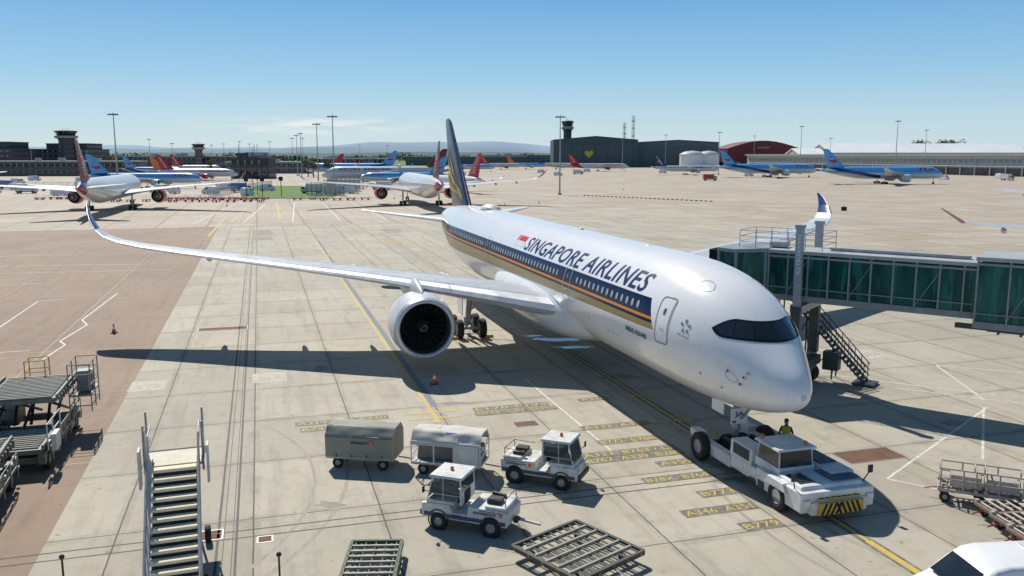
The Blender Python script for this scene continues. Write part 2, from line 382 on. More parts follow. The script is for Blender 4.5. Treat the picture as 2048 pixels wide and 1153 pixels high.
    if text:
        mb=MB(); s=tside; a,b=ttx
        f.bandtext(mb,text,a*L,b*L,R(tp[0]),R(tp[1]),s,0,.1,.02,5,.03); part('fuselage_lettering',mb,tcol,T)
    return T
# ============================================================ MAIN AIRCRAFT
SIA=livery_sia(); F0=Fus()
T=thing('airliner','white wide-body airliner with navy and gold cheatline parked at jet bridge','airliner',(NX,NY,0),HD)
mb=MB(); F0.mesh(mb,96); part('fuselage',mb,SIA,T)
bv=BVHTree.FromPolygons([Vector(v) for v in mb.v],mb.f)
def nosept(al,z,off=.012):
    o=Vector((4.2,0,z)); d=Vector((-cos(al),sin(al),0)); h=bv.ray_cast(o,d)
    if h[0] is None: return (4.2,0,z)
    n=h[1]; n=n if n.dot(d)>0 else -n
    return tuple(h[0]+n*off)
mzb=lambda a:5.80+.03*abs(a)/50 if abs(a)<54 else 5.832+((abs(a)-54)/22)**2.4*.31
mzt=lambda a:6.52+.05*(abs(a)/45)**2 if abs(a)<45 else 6.57-((abs(a)-45)/31)**2.2*.42
mb=MB(); N=90; K=8; vs=[];fs=[]
for i in range(N+1):
    a=-76+152*i/N
    for j in range(K+1):
        z=mzb(a)+(mzt(a)-mzb(a))*j/K; vs.append(nosept(R(a),z,.012))
for i in range(N):
    for j in range(K): q=i*(K+1)+j; fs.append((q,q+1,q+K+2,q+K+1))
mb.add(vs,fs,0,True); MASK=part('windscreen_surround',mb,mat('black_gloss_paint',(.006,.007,.009),.2,0,.1,1,coat=.3),T)
SIDEP=mat('side_pane',(.018,.026,.036),.05,0,.1,1,coat=.7)
for s in (1,-1):
    for a0,a1 in ((1.0,23),(24.2,46),(47.5,71)):
        mb=MB(); vs=[];fs=[]; n1,n2=10,6
        for i in range(n1+1):
            a=a0+(a1-a0)*i/n1
            for j in range(n2+1):
                lo=mzb(a)+.08; hi=mzt(a)-.08
                if a0>45:
                    e=max(0,(a-54)/17); mid=(lo+hi)/2; lo=lo+(mid-lo)*e**2.5*.85; hi=hi-(hi-mid)*e**2.5*.85
                vs.append(nosept(R(a*s),lo+(hi-lo)*j/n2,.022))
        for i in range(n1):
            for j in range(n2): q=i*(n2+1)+j; fs.append((q,q+1,q+n2+2,q+n2+1))
        mb.add(vs,fs,0,True); part('windscreen_pane',mb,PANE if a0<24 else SIDEP,MASK)
for al,z in ((30,4.65),(33,4.45),(36,4.15),(48,4.6)):
    mb=MB(); p=Vector(nosept(R(al),z,0)); d=Vector((-cos(R(al)),sin(R(al)),0)); mb.tube(p,p+d*.08,.05,.03,8); mb.tube(p+d*.08,p+d*.08+Vector((-.18,0,0)),.022,.014,6)
    part('air_data_probe',mb,DARK,T)
SEAL=mat('seal_grey',(.25,.26,.28),.4)
def door(x,side,zlo=4.92,zhi=6.98,w=1.1):
    n=6
    def rr(hw,z0,z1,r):
        pts=[]
        for cx,cz,a0 in ((hw-r,z1-r,0),(-hw+r,z1-r,90),(-hw+r,z0+r,180),(hw-r,z0+r,270)):
            for i in range(n+1):
                a=R(a0+90*i/n); pts.append((cx+r*cos(a),cz+r*sin(a)))
        full=[]
        for i in range(len(pts)):
            a,b=pts[i],pts[(i+1)%len(pts)]; full.append(a); L=math.hypot(b[0]-a[0],b[1]-a[1]); k=int(L/.15)
            for j in range(1,k): full.append((a[0]+(b[0]-a[0])*j/k,a[1]+(b[1]-a[1])*j/k))
        return full
    o=rr(w/2,zlo,zhi,.22); m2=MB(); vs=[];N=len(o)
    cz=(zlo+zhi)/2
    for a,z in o:
        vs.append(F0.sp(x+a,side*F0.phiz(x+a,z),.011))
        ax=a-.05*(1 if a>0 else -1)*min(1,abs(a)/(w/2)); az=z-.05*(1 if z>cz else -1)*min(1,abs(z-cz)/((zhi-zlo)/2))
        vs.append(F0.sp(x+ax,side*F0.phiz(x+ax,az),.011))
    m2.add(vs,[(2*i,2*i+1,(2*i+3)%(2*N),(2*i+2)%(2*N)) for i in range(N)],0,True)
    D=part('door_outline',m2,SEAL if x<10 else LGREY,None)
    P=MB(); vs=[];fs=[]
    for i in range(5):
        for j in range(11):
            xx=x-w/2+.12+(w-.24)*i/4; zz=zlo+.12+(zhi-zlo-.24)*j/10; vs.append(F0.sp(xx,side*F0.phiz(xx,zz),.006))
    for i in range(4):
        for j in range(10): q=i*11+j; fs.append((q,q+1,q+12,q+11))
    P.add(vs,fs,0,True); O=part('door',P,SIA,T); D.parent=O
    H=MB()
    H.add([F0.sp(x+.11*cos(a*pi/6),side*F0.phiz(x+.11*cos(a*pi/6),6.35+.16*sin(a*pi/6)),.014) for a in range(12)],[tuple(range(12))]); part('door_window',H,mat('door_window_grey',(.12,.13,.15),.2),O)
    H=MB(); H.add([F0.sp(x+a,side*F0.phiz(x+a,z),.016) for a,z in ((-.2,5.55),(.2,5.55),(.2,5.62),(-.2,5.62))],[(0,1,2,3)]); part('door_handle',H,LGREY,O)
for s in (1,-1):
    for dx in (6.55,18.6,36.6,53.5): door(dx,s)
WR=mat('window_frame_grey',(.20,.21,.25),.4); WP=mat('window_blind',(.46,.48,.52),.25)
def winmesh(mb,x,side):
    n=16; ring=[[],[]]
    for k,(a,b,off) in enumerate(((.13,.19,.012),(.10,.155,.014))):
        for i in range(n):
            t=2*pi*i/n; xx=x+a*math.copysign(abs(cos(t))**.8,cos(t)); z=6.3+b*math.copysign(abs(sin(t))**.8,sin(t)); ring[k].append(F0.sp(xx,side*F0.phiz(xx,z),off))
    mb.add(ring[0]+ring[1],[(i,(i+1)%n,n+(i+1)%n,n+i) for i in range(n)],0); mb.add(ring[1],[tuple(range(n))],1)
wx=[9.0+.62*i for i in range(14)]+[20.4+.62*i for i in range(25)]+[38.2+.62*i for i in range(22)]
base=None; portmb=MB()
for x in wx:
    winmesh(portmb,x,-1)
    if 11<=x<=43.5:
        if base is None:
            m2=MB(); winmesh(m2,x,1); base=part('window',m2,[WR,WP],T); bx=x
        else:
            c=base.copy(); COL.objects.link(c); c.parent=T; c.location=(x-bx,0,0)
    else:
        m2=MB(); winmesh(m2,x,1); part('window',m2,[WR,WP],T)
part('window',portmb,[WR,WP],T)['kind']='stuff'
NAVYT=mat('navy_lettering',(.010,.018,.11),.35)
for s in (1,-1):
    mb=MB(); a,b=(28.0,8.75) if s>0 else (9,28.2)
    F0.bandtext(mb,'SINGAPORE AIRLINES',a,b,R(62.5),R(42),s,0,.28,.016,10,.012,1.1); part('fuselage_lettering',mb,NAVYT,T)
    mb=MB(); xa,xb=(10.2,7.9) if s>0 else (7.9,10.2)
    F0.bandtext(mb,'AIRBUS A350-900',xa,xb,R(101.5),R(96.5),s,0,0,.015,2,.012); part('type_lettering',mb,NAVYT,T)
    mb=MB()
    for m,(p0,p1) in enumerate(((R(52),R(44)),(R(60),R(52)))):
        for i in range(3):
            for j in range(3):
                u0,u1=28.4+.65*i,28.4+.65*(i+1); q0,q1=p0+(p1-p0)*j/3,p0+(p1-p0)*(j+1)/3
                mb.add([F0.sp(u0,s*q0,.012),F0.sp(u1,s*q0,.012),F0.sp(u1,s*q1,.012),F0.sp(u0,s*q1,.012)],[(0,1,2,3)],m)
    xc=29.85 if s>0 else 29.0
    mb.add([F0.sp(xc+.2*cos(t),s*(R(48)+.062*sin(t)),.016) for t in [i*pi/8 for i in range(16)]],[tuple(range(16))],1)
    mb.add([F0.sp(xc-.1*(1 if s>0 else -1)+.17*cos(t),s*(R(48)+.052*sin(t)),.02) for t in [i*pi/8 for i in range(16)]],[tuple(range(16))],0)
    part('flag_marking',mb,[mat('flag_red',(.65,.02,.02),.35),WHITE],T)
    mb=MB(); cx,cp,rx=4.95,R(72),.30
    for i in range(5):
        a=R(90+72*i)
        def pp(r,an): return F0.sp(cx-(r*cos(an))*(1 if s>0 else -1),s*(cp-r*sin(an)/2.75),.013)
        mb.add([pp(.12,a+.42),pp(rx,a+.45),pp(rx*1.15,a),pp(rx*.6,a-.18)],[(0,1,2,3)],0)
    EG=mat('emblem_grey',(.24,.24,.26),.4); part('emblem',mb,EG,T)
    mb=MB(); xa,xb=(5.35,4.6) if s>0 else (4.6,5.35)
    F0.bandtext(mb,'STAR ALLIANCE',xa,xb,R(82),R(80),s,0,0,.01,1,.013); part('emblem_lettering',mb,EG,T)
    mb=MB()
    for (x0,p0,w,h) in ((2.35,R(96),.28,.11),(5.4,R(28),.45,.12)):
        P=[(x0+w*cos(R(a)),p0+h*sin(R(a))) for a in range(0,360,30)]
        for i in range(12):
            a,b=P[i],P[(i+1)%12]; c=lambda q,k:F0.sp(x0+(q[0]-x0)*k,s*(p0+(q[1]-p0)*k),.012)
            mb.add([c(a,1),c(b,1),c(b,.92),c(a,.92)],[(0,1,2,3)])
    part('access_hatch_outline',mb,SEAL,T)
    mb=MB()
    for x0,ph in ((11.5,112),(12.1,112),(12.7,112),(15.2,108),(9.2,118),(4.0,110),(3.0,118)):
        mb.add([F0.sp(x0+.06*cos(t),s*(R(ph)+.022*sin(t)),.012) for t in [i*pi/6 for i in range(12)]],[tuple(range(12))])
    part('vent_port',mb,SEAL,T)
mb=MB(); rg=[]
for i in range(25):
    x=16.5+21.5*i/24; t=(x-16.5)/21.5; e=max(0,1-abs(2*t-1)**3.2)**.5
    rg.append([(x,(3.38*e+.05)*math.copysign(abs(sin(a))**.75,sin(a)),3.75-(1.9*e+.05)*math.copysign(abs(cos(a))**.8,cos(a))) for a in [2*pi*j/32 for j in range(32)]])
mb.loft(rg,0,True,True); part('belly_fairing',mb,WHITE,T)
for x,l,h in ((46.5,1.6,.42),(14,.4,.1),(24,.3,.18)):
    mb=MB(); mb.loft([[(x+l*t,.55*l*e*cos(a),8.42+h*1.2*e*sin(a)) for a in [pi*2*j/14 for j in range(14)]] for t,e in ((-1,.02),(-.8,.6),(-.4,.95),(.1,1),(.6,.8),(1,.05))],0)
    part('antenna_dome',mb,DWHITE,T)
for s in (1,-1):
    mb=MB(); wing(mb,WS,s,0,1); Wg=part('wing',mb,[WGREY,ALU],T)
    mb=MB()
    def wp(y,a,up=.0):
        j=max(i for i in range(len(WS)-1) if WS[i][0]<=y); u=(y-WS[j][0])/(WS[j+1][0]-WS[j][0])
        L=lambda k:WS[j][k]*(1-u)+WS[j+1][k]*u
        c,th=L(3),L(4); t=5*(.2969*math.sqrt(a)-.126*a-.3516*a*a+.2843*a**3-.1015*a**4)*th*c
        return (L(1)+c*a,s*y,L(2)+t+up)
    def seam(y0,a0,y1,a1,w=.03,n=14):
        for i in range(n):
            ya,yb=y0+(y1-y0)*i/n,y0+(y1-y0)*(i+1)/n; aa,ab=a0+(a1-a0)*i/n,a0+(a1-a0)*(i+1)/n
            p,q=Vector(wp(ya,aa,.012)),Vector(wp(yb,ab,.012)); d=(q-p).normalized().cross(Vector((0,0,1)))*w
            mb.add([p-d,q-d,q+d,p+d],[(0,1,2,3)])
    seam(3.6,.70,27.5,.74); seam(3.4,.13,28,.14,.02)
    for y in (6,10.2,13.2,16.2,19.2,22.2): seam(y,.70,y,.985,.025,5)
    for y in (8.5,13.5,18.2,23): seam(y,.02,y,.13,.02,3)
    seam(4,.58,20,.6,.02)
    part('panel_seam',mb,mat('seam_dark',(.12,.13,.14),.5),Wg)
    for y in (7.2,13.4,18.0,23.4):
        mb=MB(); x,_,z=wp(y,.6); c=WS[3][3]*(1-(y-10)/32)
        mb.loft([[(x+c*a,s*y+.24*rr*cos(2*pi*i/12),z-.45+dz+.42*rr*sin(2*pi*i/12)) for i in range(12)] for a,rr,dz in ((-.12,.1,.1),(.05,.8,0),(.25,1,-.05),(.5,.7,-.1),(.62,.1,-.12))],0)
        part('flap_fairing',mb,WGREY,Wg)
    mb=MB(); wing(mb,[(a,b-.015,c,d+.03,e*1.25) for a,b,c,d,e in WS[-4:]],s,0,0); part('winglet_tip',mb,mat('winglet_blue',(.012,.04,.15),.3,0,.05,1),Wg)
    c=(22.15,s*10.5,2.92); mb=MB(); nacelle(mb,c,1.0)
    E=part('engine',mb,[mat('nacelle_white',(.70,.71,.72),.3,0,.08,.8,coat=.2,dirt=.06),mat('intake_lip',(.62,.63,.65),.3,.35,.04,1),mat('inlet_liner',(.10,.10,.105),.5,.2,.15,3),STEEL],T)
    mb=MB(); fan(mb,c,1.0); part('fan',mb,[mat('fan_blade',(.09,.09,.095),.32,.7,.1,3),BLACK],E)
    mb=MB(); spinner(mb,c,1.0); part('spinner',mb,[DARK,mat('spinner_mark_white',(.5,.5,.5),.4)],E)
    mb=MB(); a=R(50)
    mb.add([(c[0]+1.0,c[1]-s*1.93*cos(a),c[2]+1.93*sin(a)),(c[0]+1.9,c[1]-s*1.96*cos(a),c[2]+1.96*sin(a)),(c[0]+1.9,c[1]-s*2.3*cos(a),c[2]+2.3*sin(a)),(c[0]+1.5,c[1]-s*2.3*cos(a),c[2]+2.3*sin(a))],[(0,1,2,3)])
    part('nacelle_strake',mb,LGREY,E)
    mb=MB(); rg=[]
    for x,z0,z1,w in ((23.4,4.7,4.95,.05),(24.4,4.55,5.35,.3),(25.6,4.3,5.55,.36),(27.5,3.9,5.2,.36),(30,3.9,4.9,.28),(32,4.3,4.75,.05)):
        rg.append([(x,c[1]+w*cos(a),(z0+z1)/2+(z1-z0)/2*sin(a)) for a in [2*pi*j/12 for j in range(12)]])
    mb.loft(rg,0); part('pylon',mb,LGREY,T)
    mb=MB(); wing(mb,HS,s,0,1); part('stabiliser',mb,[LGREY,ALU],T)
    gx,gy=33.4,s*5.3; mb=MB(); mb.tube((gx,gy,1.0),(gx,gy*.93,4.2),.2,.27,14); mb.tube((gx,gy,.72),(gx,gy,1.4),.27,n=14)
    mb.tube((gx-1.05,gy,.72),(gx+1.05,gy,.72),.16,n=10); mb.bar((gx,gy,1.7),(gx+.2,gy-s*2.4,3.4),.12); mb.bar((gx,gy,2.0),(gx-1.8,gy,4.0),.13)
    for dx in (-1.05,1.05): mb.tube((gx+dx,gy-.95,.72),(gx+dx,gy+.95,.72),.1,n=8)
    mb.bar((gx-.35,gy,1.2),(gx-.35,gy,2.5),.05)
    G=part('landing_gear',mb,STEEL,T)
    for dx in (-1.05,1.05):
        for dy in (-.85,.85):
            m2=MB(); m2.wheel((gx+dx,gy+dy,.7),.7,.5,'y',0,1,32); part('wheel',m2,[BLACK,TYREHUB],G)
    m2=MB(); m2.box((gx-.1,gy+s*.55,2.6),(1.5,.06,1.9),0); part('gear_door',m2,WHITE,G,.02)
mb=MB(); fin(mb,VS); FN=part('tail_fin',mb,NAVY,T)
def finp(x,z,s):
    t=(z-8.4)/(16.6-8.4); xl=54+(62.1-54)*t; c=8.4+(3-8.4)*t; a=min(.99,max(.01,(x-xl)/c))
    th=5*(.2969*math.sqrt(a)-.126*a-.3516*a*a+.2843*a**3-.1015*a**4)*.1*c
    return (x,s*(th+.03),z)
for s in (1,-1):
    mb=MB()
    feathers=[((57.5,9.4),(63.2,9.6),(64.3,11.6),(62.6,10.2)),((58.4,10.1),(61.8,10.5),(64.2,13.0),(60.8,11.1)),((59.2,11.0),(60.9,11.5),(63.9,14.4),(60.6,12.1)),((56.3,8.9),(57.5,9.4),(58.8,10.4),(57.0,9.9)),((55.6,8.7),(56.3,8.9),(57.0,9.9),(56.0,9.2))]
    for q in feathers:
        for i in range(4):
            a,b=i/4,(i+1)/4
            L=lambda p,r,t:(p[0]+(r[0]-p[0])*t,p[1]+(r[1]-p[1])*t)
            pts=[L(q[0],q[1],a),L(q[0],q[1],b),L(q[3],q[2],b),L(q[3],q[2],a)]
            mb.add([finp(p[0],p[1],s) for p in pts],[(0,1,2,3)])
    part('fin_emblem',mb,GOLD,FN)
mb=MB(); gx=4.75
mb.tube((gx,0,.55),(gx-.05,0,2.9),.13,.17,14); mb.tube((gx,-.42,.55),(gx,.42,.55),.08,n=10); mb.bar((gx,0,1.5),(gx-1.3,0,2.7),.09); mb.tube((gx-.02,0,1.25),(gx-.02,0,1.75),.2,n=12)
mb.bar((gx+.25,-.1,1.0),(gx+.3,-.1,1.6),.04); mb.bar((gx+.25,.1,1.0),(gx+.3,.1,1.6),.04)
G=part('nose_gear',mb,STEEL,T)
for dy in (-.36,.36):
    m2=MB(); m2.wheel((gx,dy,.53),.53,.38,'y',0,1,28); part('wheel',m2,[BLACK,TYREHUB],G)
for s in (1,-1):
    m2=MB(); m2.box((gx+.5,s*.62,2.25),(1.0,.05,.55)); part('gear_door',m2,WHITE,G,.015)
m2=MB(); m2.box((gx-.42,.1,2.0),(.05,.8,.7)); D=part('gear_door',m2,WHITE,G,.01)
m2=MB(); flat_text(m2,'JA',(gx-.456,.34,1.95),(0,-1,0),(0,0,1),.46,.26,0,0,.01); part('registration_lettering',m2,BLACK,D)
m2=MB(); m2.box((gx-.455,.36,1.76),(.01,.14,.12)); part('warning_placard',m2,RED,D)
for s in (-1,1):
    m2=MB(); m2.tube((gx-.2,s*.16,1.5),(gx-.3,s*.16,1.5),.1,n=14); part('headlight',m2,ALU,G)
# ============================================================ GROUND
def mk_ground():
    b=NB('grass_fields'); b.p(.9); f=b.noise(.004,5); g=b.noise(.05,5)
    c=b.mix(b.ramp(f,.35,.65),(.07,.10,.03),(.16,.15,.07)); c=b.mix(b.ramp(g,.4,.7,0,.5),c,(.10,.13,.04)); b.col(c)
    mb=MB(); mb.sheet([(-16000,-3000),(16000,-3000),(16000,16000),(-16000,16000)],-.012); struct(part('ground',mb,b.mat))
mk_ground()
def concrete(name,c1,c2,px=6.1,py=4.6,joint=.03,stain=.5,pink=0,jc=(.075,.068,.055)):
    b=NB(name); b.p(.82); x,y,z=b.xyz()
    wob=b.m('MULTIPLY',b.m('SUBTRACT',b.noise(1.5,3),.5),.05)
    xx=b.m('ADD',x,wob); yy=b.m('ADD',y,wob)
    fx=b.m('FRACT',b.m('DIVIDE',b.m('ADD',xx,600),px)); fy=b.m('FRACT',b.m('DIVIDE',b.m('ADD',yy,600.6),py))
    j=b.m('MAXIMUM',b.m('LESS_THAN',fx,joint/px*2),b.m('LESS_THAN',fy,joint/py*2))
    near=b.m('LESS_THAN',b.m('ABSOLUTE',b.m('SUBTRACT',fx,.5)),.45); near2=b.m('MULTIPLY',near,b.m('LESS_THAN',b.m('ABSOLUTE',b.m('SUBTRACT',fy,.5)),.45))
    cv=b.n('ShaderNodeCombineXYZ'); b.link(b.m('FLOOR',b.m('DIVIDE',b.m('ADD',xx,600),px)),cv.inputs[0]); b.link(b.m('FLOOR',b.m('DIVIDE',b.m('ADD',yy,600.6),py)),cv.inputs[1])
    wn=b.n('ShaderNodeTexWhiteNoise'); wn.noise_dimensions='2D'; b.link(cv.outputs[0],wn.inputs[0])
    c=b.mix(wn.outputs['Value'],c1,c2)
    c=b.mix(b.m('MULTIPLY',b.m('GREATER_THAN',wn.outputs['Value'],.94),.45),c,tuple(v*.66 for v in c1))
    c=b.mix(b.m('MULTIPLY',b.m('LESS_THAN',wn.outputs['Value'],.06),.5),c,tuple(min(1,v*1.15) for v in c2))
    n1=b.noise(.09,6,rough=.65); n2=b.noise(1.1,7,rough=.7); n3=b.noise(14,5,rough=.7)
    st=b.noise(1,6,vec=b.vecscale(.12,1.1,1),rough=.65)
    c=b.mix(b.ramp(n1,.42,.70,0,stain*.8),c,tuple(v*.62 for v in c1))
    c=b.mix(b.ramp(n2,.5,.72,0,stain*.8),c,tuple(v*.52 for v in c1))
    c=b.mix(b.ramp(st,.5,.72,0,stain*.9),c,tuple(v*.46 for v in c1))
    c=b.mix(b.m('MULTIPLY',b.m('SUBTRACT',1,near2),b.ramp(b.noise(.7,5,rough=.7),.40,.62,0,.42)),c,tuple(v*.52 for v in c1))
    c=b.mix(b.ramp(b.noise(.6,5,rough=.8),.6,.78,0,.45),c,tuple(min(1,v*1.25) for v in c2))
    spots=b.ramp(b.noise(2.6,2,rough=.4),.70,.76,0,.55); c=b.mix(spots,c,tuple(v*.35 for v in c1))
    if pink: c=b.mix(b.ramp(b.noise(.02,3),.4,.6,0,pink),c,(.42,.31,.22))
    c=b.mix(b.ramp(n3,.35,.65,0,.22),c,tuple(v*.62 for v in c1))
    c=b.mix(b.m('MULTIPLY',j,.88),c,jc); b.col(c)
    b.bump(b.m('SUBTRACT',n3,b.m('MULTIPLY',j,.6)),.25,.02)
    return b.mat
def sheet_local(name,pts,z,mt):
    mb=MB(); mb.sheet(pts,z); return struct(part(name,mb,mt,None,0,(NX,NY,0),HD))
CONC=concrete('slab_concrete',(.42,.38,.30),(.52,.475,.38),stain=.5)
sheet_local('apron',[(-45,-70),(141,-70),(141,27.3),(-45,27.3)],0,CONC)
FAR=concrete('weathered_concrete',(.43,.37,.29),(.55,.48,.38),9,9,.06,.5,.2)
sheet_local('far_apron',[(141,-430),(950,-1000),(1250,300),(1000,620),(620,620),(141,330)],-.004,FAR)
sheet_local('far_apron',[(-45,-300),(141,-430),(141,-70),(-45,-70)],-.004,FAR)
REDT=concrete('reddish_tarmac',(.295,.205,.145),(.335,.24,.17),12,9.2,.05,.5,0,(.40,.34,.27))
sheet_local('tarmac',[(-45,27.3),(141,27.3),(141,330),(-45,330)],-.002,REDT)
for (x0,y0,x1,y1) in ((112,18,131,20.8),(120,-4,127,-1)): sheet_local('tarmac_patch',[(x0,y0),(x1,y0),(x1,y1),(x0,y1)],.0018,mat('patch_tarmac',(.34,.3,.25),.85,0,.3,.4,dirt=.2))
RUST=mat('rust_stained_cover',(.17,.085,.045),.85,0,.35,1.5,dirt=.4)
def wl(X,Y):
    dx,dy=X-NX,Y-NY; return (cos(HD)*dx+sin(HD)*dy,-sin(HD)*dx+cos(HD)*dy)
def rect(cx,cy,w,h): return [(cx-w/2,cy-h/2),(cx+w/2,cy-h/2),(cx+w/2,cy+h/2),(cx-w/2,cy+h/2)]
def covers(X,Y,w,h):
    x,y=wl(X,Y); sheet_local('manhole_cover',rect(x,y,w,h),.004,RUST)
    mb=MB(); p=rect(x,y,w,h)
    for i in range(4): mb.line(p[i],p[(i+1)%4],.06,.008+.0002*i)
    struct(part('cover_frame',mb,STEEL,None,0,(NX,NY,0),HD))
covers(15.9,36.4,1.4,2.9); covers(-22.3,64.5,1.2,3.6); covers(.7,40.9,.8,1.2); covers(-10.6,28.3,.8,.8); covers(-8.6,28.0,.5,.5); covers(20.5,31.2,.9,1.1)
mb=MB()
for dy in (0,.62): mb.line((-12,21+dy),(141,21+dy),.09,.004)
for dy in (.12,.42): mb.line((-12,21+dy),(141,21+dy),.03,.004)
mb.line((2.4,-2),(2.4,34),.07,.006); mb.line((3.0,-2),(3.0,34),.07,.006)
mb.line((141,-60),(141,150),.25,.006)
struct(part('drain_channel',mb,mat('drain_dark',(.07,.065,.055),.7),None,0,(NX,NY,0),HD))
def worn(name,c,w=.5):
    b=NB(name); b.p(.7); n=b.noise(3,6,rough=.7); c2=b.mix(b.ramp(n,.42,.68,0,w),c,(.36,.33,.27)); b.col(c2); return b.mat
YP=worn('worn_yellow_paint',(.62,.43,.05),.7); WPT=worn('worn_white_paint',(.72,.71,.67),.75); BP=worn('worn_black_paint',(.12,.105,.08),.65)
def mark(name,mb,m): return struct(part(name,mb,m,None,0,(NX,NY,0),HD))
mb=MB(); mb.line((-12,0),(120,0),.5,.004); mark('painted_marking',mb,BP)
mb=MB(); mb.line((-12,0),(-4,0),.26,.008); mb.line((-4,0),(118,0),.15,.008); mb.line((14.2,11.6),(110,11.6),.18,.008)
for x in (14.9,10.2,7.5,5.4): mb.line((x,-1.0),(x,1.0),.16,.0084)
for x in (14.0,15.0): mb.line((x,10.2),(x,13.0),.2,.0088)
mb.line((13.2,11.6),(14.2,11.6),.2,.0082)
mb.line((127,3),(127,9),.2,.008)
mark('painted_marking',mb,YP)
mb=MB(); mb.line((16,11.25),(110,11.25),.35,.004); mark('painted_marking',mb,mat('blue_grey_paint',(.2,.225,.25),.8,0,.2,2))
mb=MB(); WZ=[.0060]
for a,b in (((6.7,4.95),(20,4.95)),((6.7,4.95),(6.7,3.7))): mb.line(a,b,.1,.0058)
def wline(p,q,w=.12,z=None):
    WZ[0]+=.00004; mb.line(wl(*p),wl(*q),w,WZ[0] if z is None else z)
wline((25.2,43.7),(15.5,33.6)); wline((25,43.7),(20.7,35.9)); wline((27,52.9),(25.8,45.1)); wline((27,52.9),(36,49)); wline((15,53),(27,46)); wline((15.5,33.6),(20.6,29.9)); wline((22,47.5),(30,43.0))
for seq in (((-30.7,54.4),(-31.5,58.8),(-32.5,60),(-33.5,66),(-34.9,68),(-38.2,81.5)),((-39.8,65),(-43.4,77),(-41.5,78)),((-36,56),(-33,57)),((-60,95),(-40,99)),((-65,84),(-49,88)),((-70,101),(-45,104)),((-75,110),(-40,119)),((-80,128),(-46,136))):
    for i in range(len(seq)-1): wline(seq[i],seq[i+1],.13)
for i in range(5): wline((-62+i*9,165+i*3),(-75+i*7,232+i*4),.22)
wline((20,150),(95,120),.2); wline((40,190),(140,160),.2); wline((-20,210),(60,190),.25)
mark('painted_marking',mb,WPT)
mb=MB(); WZ[0]=.009
for p,q in (((-66.8,243),(-48.3,177.5)),((-70.6,230),(-55.9,170)),((-50,140),(-62,185)),((-20,250),(60,240)),((60,240),(180,150)),((-30,330),(200,300)),((80,330),(250,240))): wline(p,q,.3)
for X,Y,w,h in ((-17.8,132.5,2.5,4.5),(-23.6,113,2.2,3.8),(67,142,2,6),(-42,140,2,4),(40,165,2,4)):
    x,y=wl(X,Y); p=rect(x,y,w,h)
    for i in range(4): mb.line(p[i],p[(i+1)%4],.22,.008+.0002*i)
    mb.line((x-w*.3,y-h*.3),(x+w*.3,y+h*.3),.25,.0093); mb.line((x,y-h*.4),(x,y+h*.4),.5,.0096)
mark('painted_marking',mb,YP)
mb=MB()
for i in range(40):
    a0,a1=R(200+i*3.5),R(200+(i+1)*3.5); mb.line((175+42*cos(a0),-60+42*sin(a0)),(175+42*cos(a1),-60+42*sin(a1)),.3,.0100+.0001*(i%2))
mark('painted_marking',mb,mat('faded_line_paint',(.3,.25,.19),.8))
b=NB('tyre_rub_marks'); b.p(.8); nn=b.noise(1,6,vec=b.vecscale(.3,6,1),rough=.7); b.col(b.mix(b.ramp(nn,.35,.65),(.29,.265,.21),(.40,.365,.295)))
mb=MB(); zz=.0020
for y in (-5.3,5.3,-.5,.7): zz+=.0001; mb.line((8 if abs(y)<2 else 34,y),(110,y),.5,zz)
for (cx,cy,r0,a0,a1) in ((0,-16,17,60,120),(-2,-14,17,60,125),(8,32,14,215,300),(9,32,15.4,215,300)):
    zz+=.0002
    for i in range(24):
        t0,t1=R(a0+(a1-a0)*i/24),R(a0+(a1-a0)*(i+1)/24); mb.line((cx+r0*cos(t0),cy+r0*sin(t0)),(cx+r0*cos(t1),cy+r0*sin(t1)),.16,zz+.0001*(i%2))
mark('tyre_marks',mb,b.mat)
rows=[('A310',14.7,3.4,1.9),('A332  A330',10.1,5.0,1.6),('B772  B788',7.9,5.0,2.3),('A333  B763 / L2',6.45,6.4,2.0),('B767  A339  B789',5.75,6.5,2.0),('A359',4.6,3.6,2.1),('B78X  B764',3.0,5.0,2.2),('B773',1.1,3.5,2.1),('A346  A351',-.4,5.0,2.2),('B779',-2.0,3.5,2.1),('A319        A320',14.7,18.4,14.0),('B733      B738',13.7,18.2,14.2),('E170-E195',14.6,9.3,5.4),('DH4  CRJ  SU95',13.8,9.4,5.2)]
mb=MB(); tb=MB()
for i,(t,x,ya,yb) in enumerate(rows):
    mb.sheet([(x-.12,ya+.12),(x-.12,yb-.12),(x+.55,yb-.12),(x+.55,ya+.12)],.0062+.0002*(i%2))
    flat_text(tb,t,(x,ya,.012),(0,-1,0),(1,0,0),ya-yb,.42,0,0,.0)
mark('painted_marking',mb,BP); mark('painted_marking',tb,worn('worn_yellow_lettering',(.58,.43,.08),.4))
for X,Y in ((-21.1,48.0),(-14.6,49.9),(24,56)):
    x,y=wl(X,Y); mb=MB(); mb.sheet(rect(x,y,2.3,2.0),.004); mark('painted_marking',mb,mat('faded_box_paint',(.53,.50,.43),.8,0,.2,3,dirt=.3))
    mb=MB(); flat_text(mb,'212' if X<-20 else '214',(x-.5,y+.7,.010),(0,-1,0),(1,0,0),1.4,.8); mark('painted_marking',mb,worn('faded_red_paint',(.6,.32,.18),.6))
def blob(cx,cy,rx,ry,seed,n=40):
    r=random.Random(seed); ph=[r.uniform(0,6.28) for _ in range(5)]
    return [(cx+rx*cos(a)*(1+.25*sin(3*a+ph[0])+.15*sin(7*a+ph[1])+.08*sin(13*a+ph[2])),cy+ry*sin(a)*(1+.25*sin(2*a+ph[3])+.15*sin(5*a+ph[4]))) for a in [2*pi*i/n for i in range(n)]]
WET=mat('wet_film',(.55,.56,.53),.16,0,.3,1,coat=.5)  # pale base colour stands in for the sky mirrored in the puddles
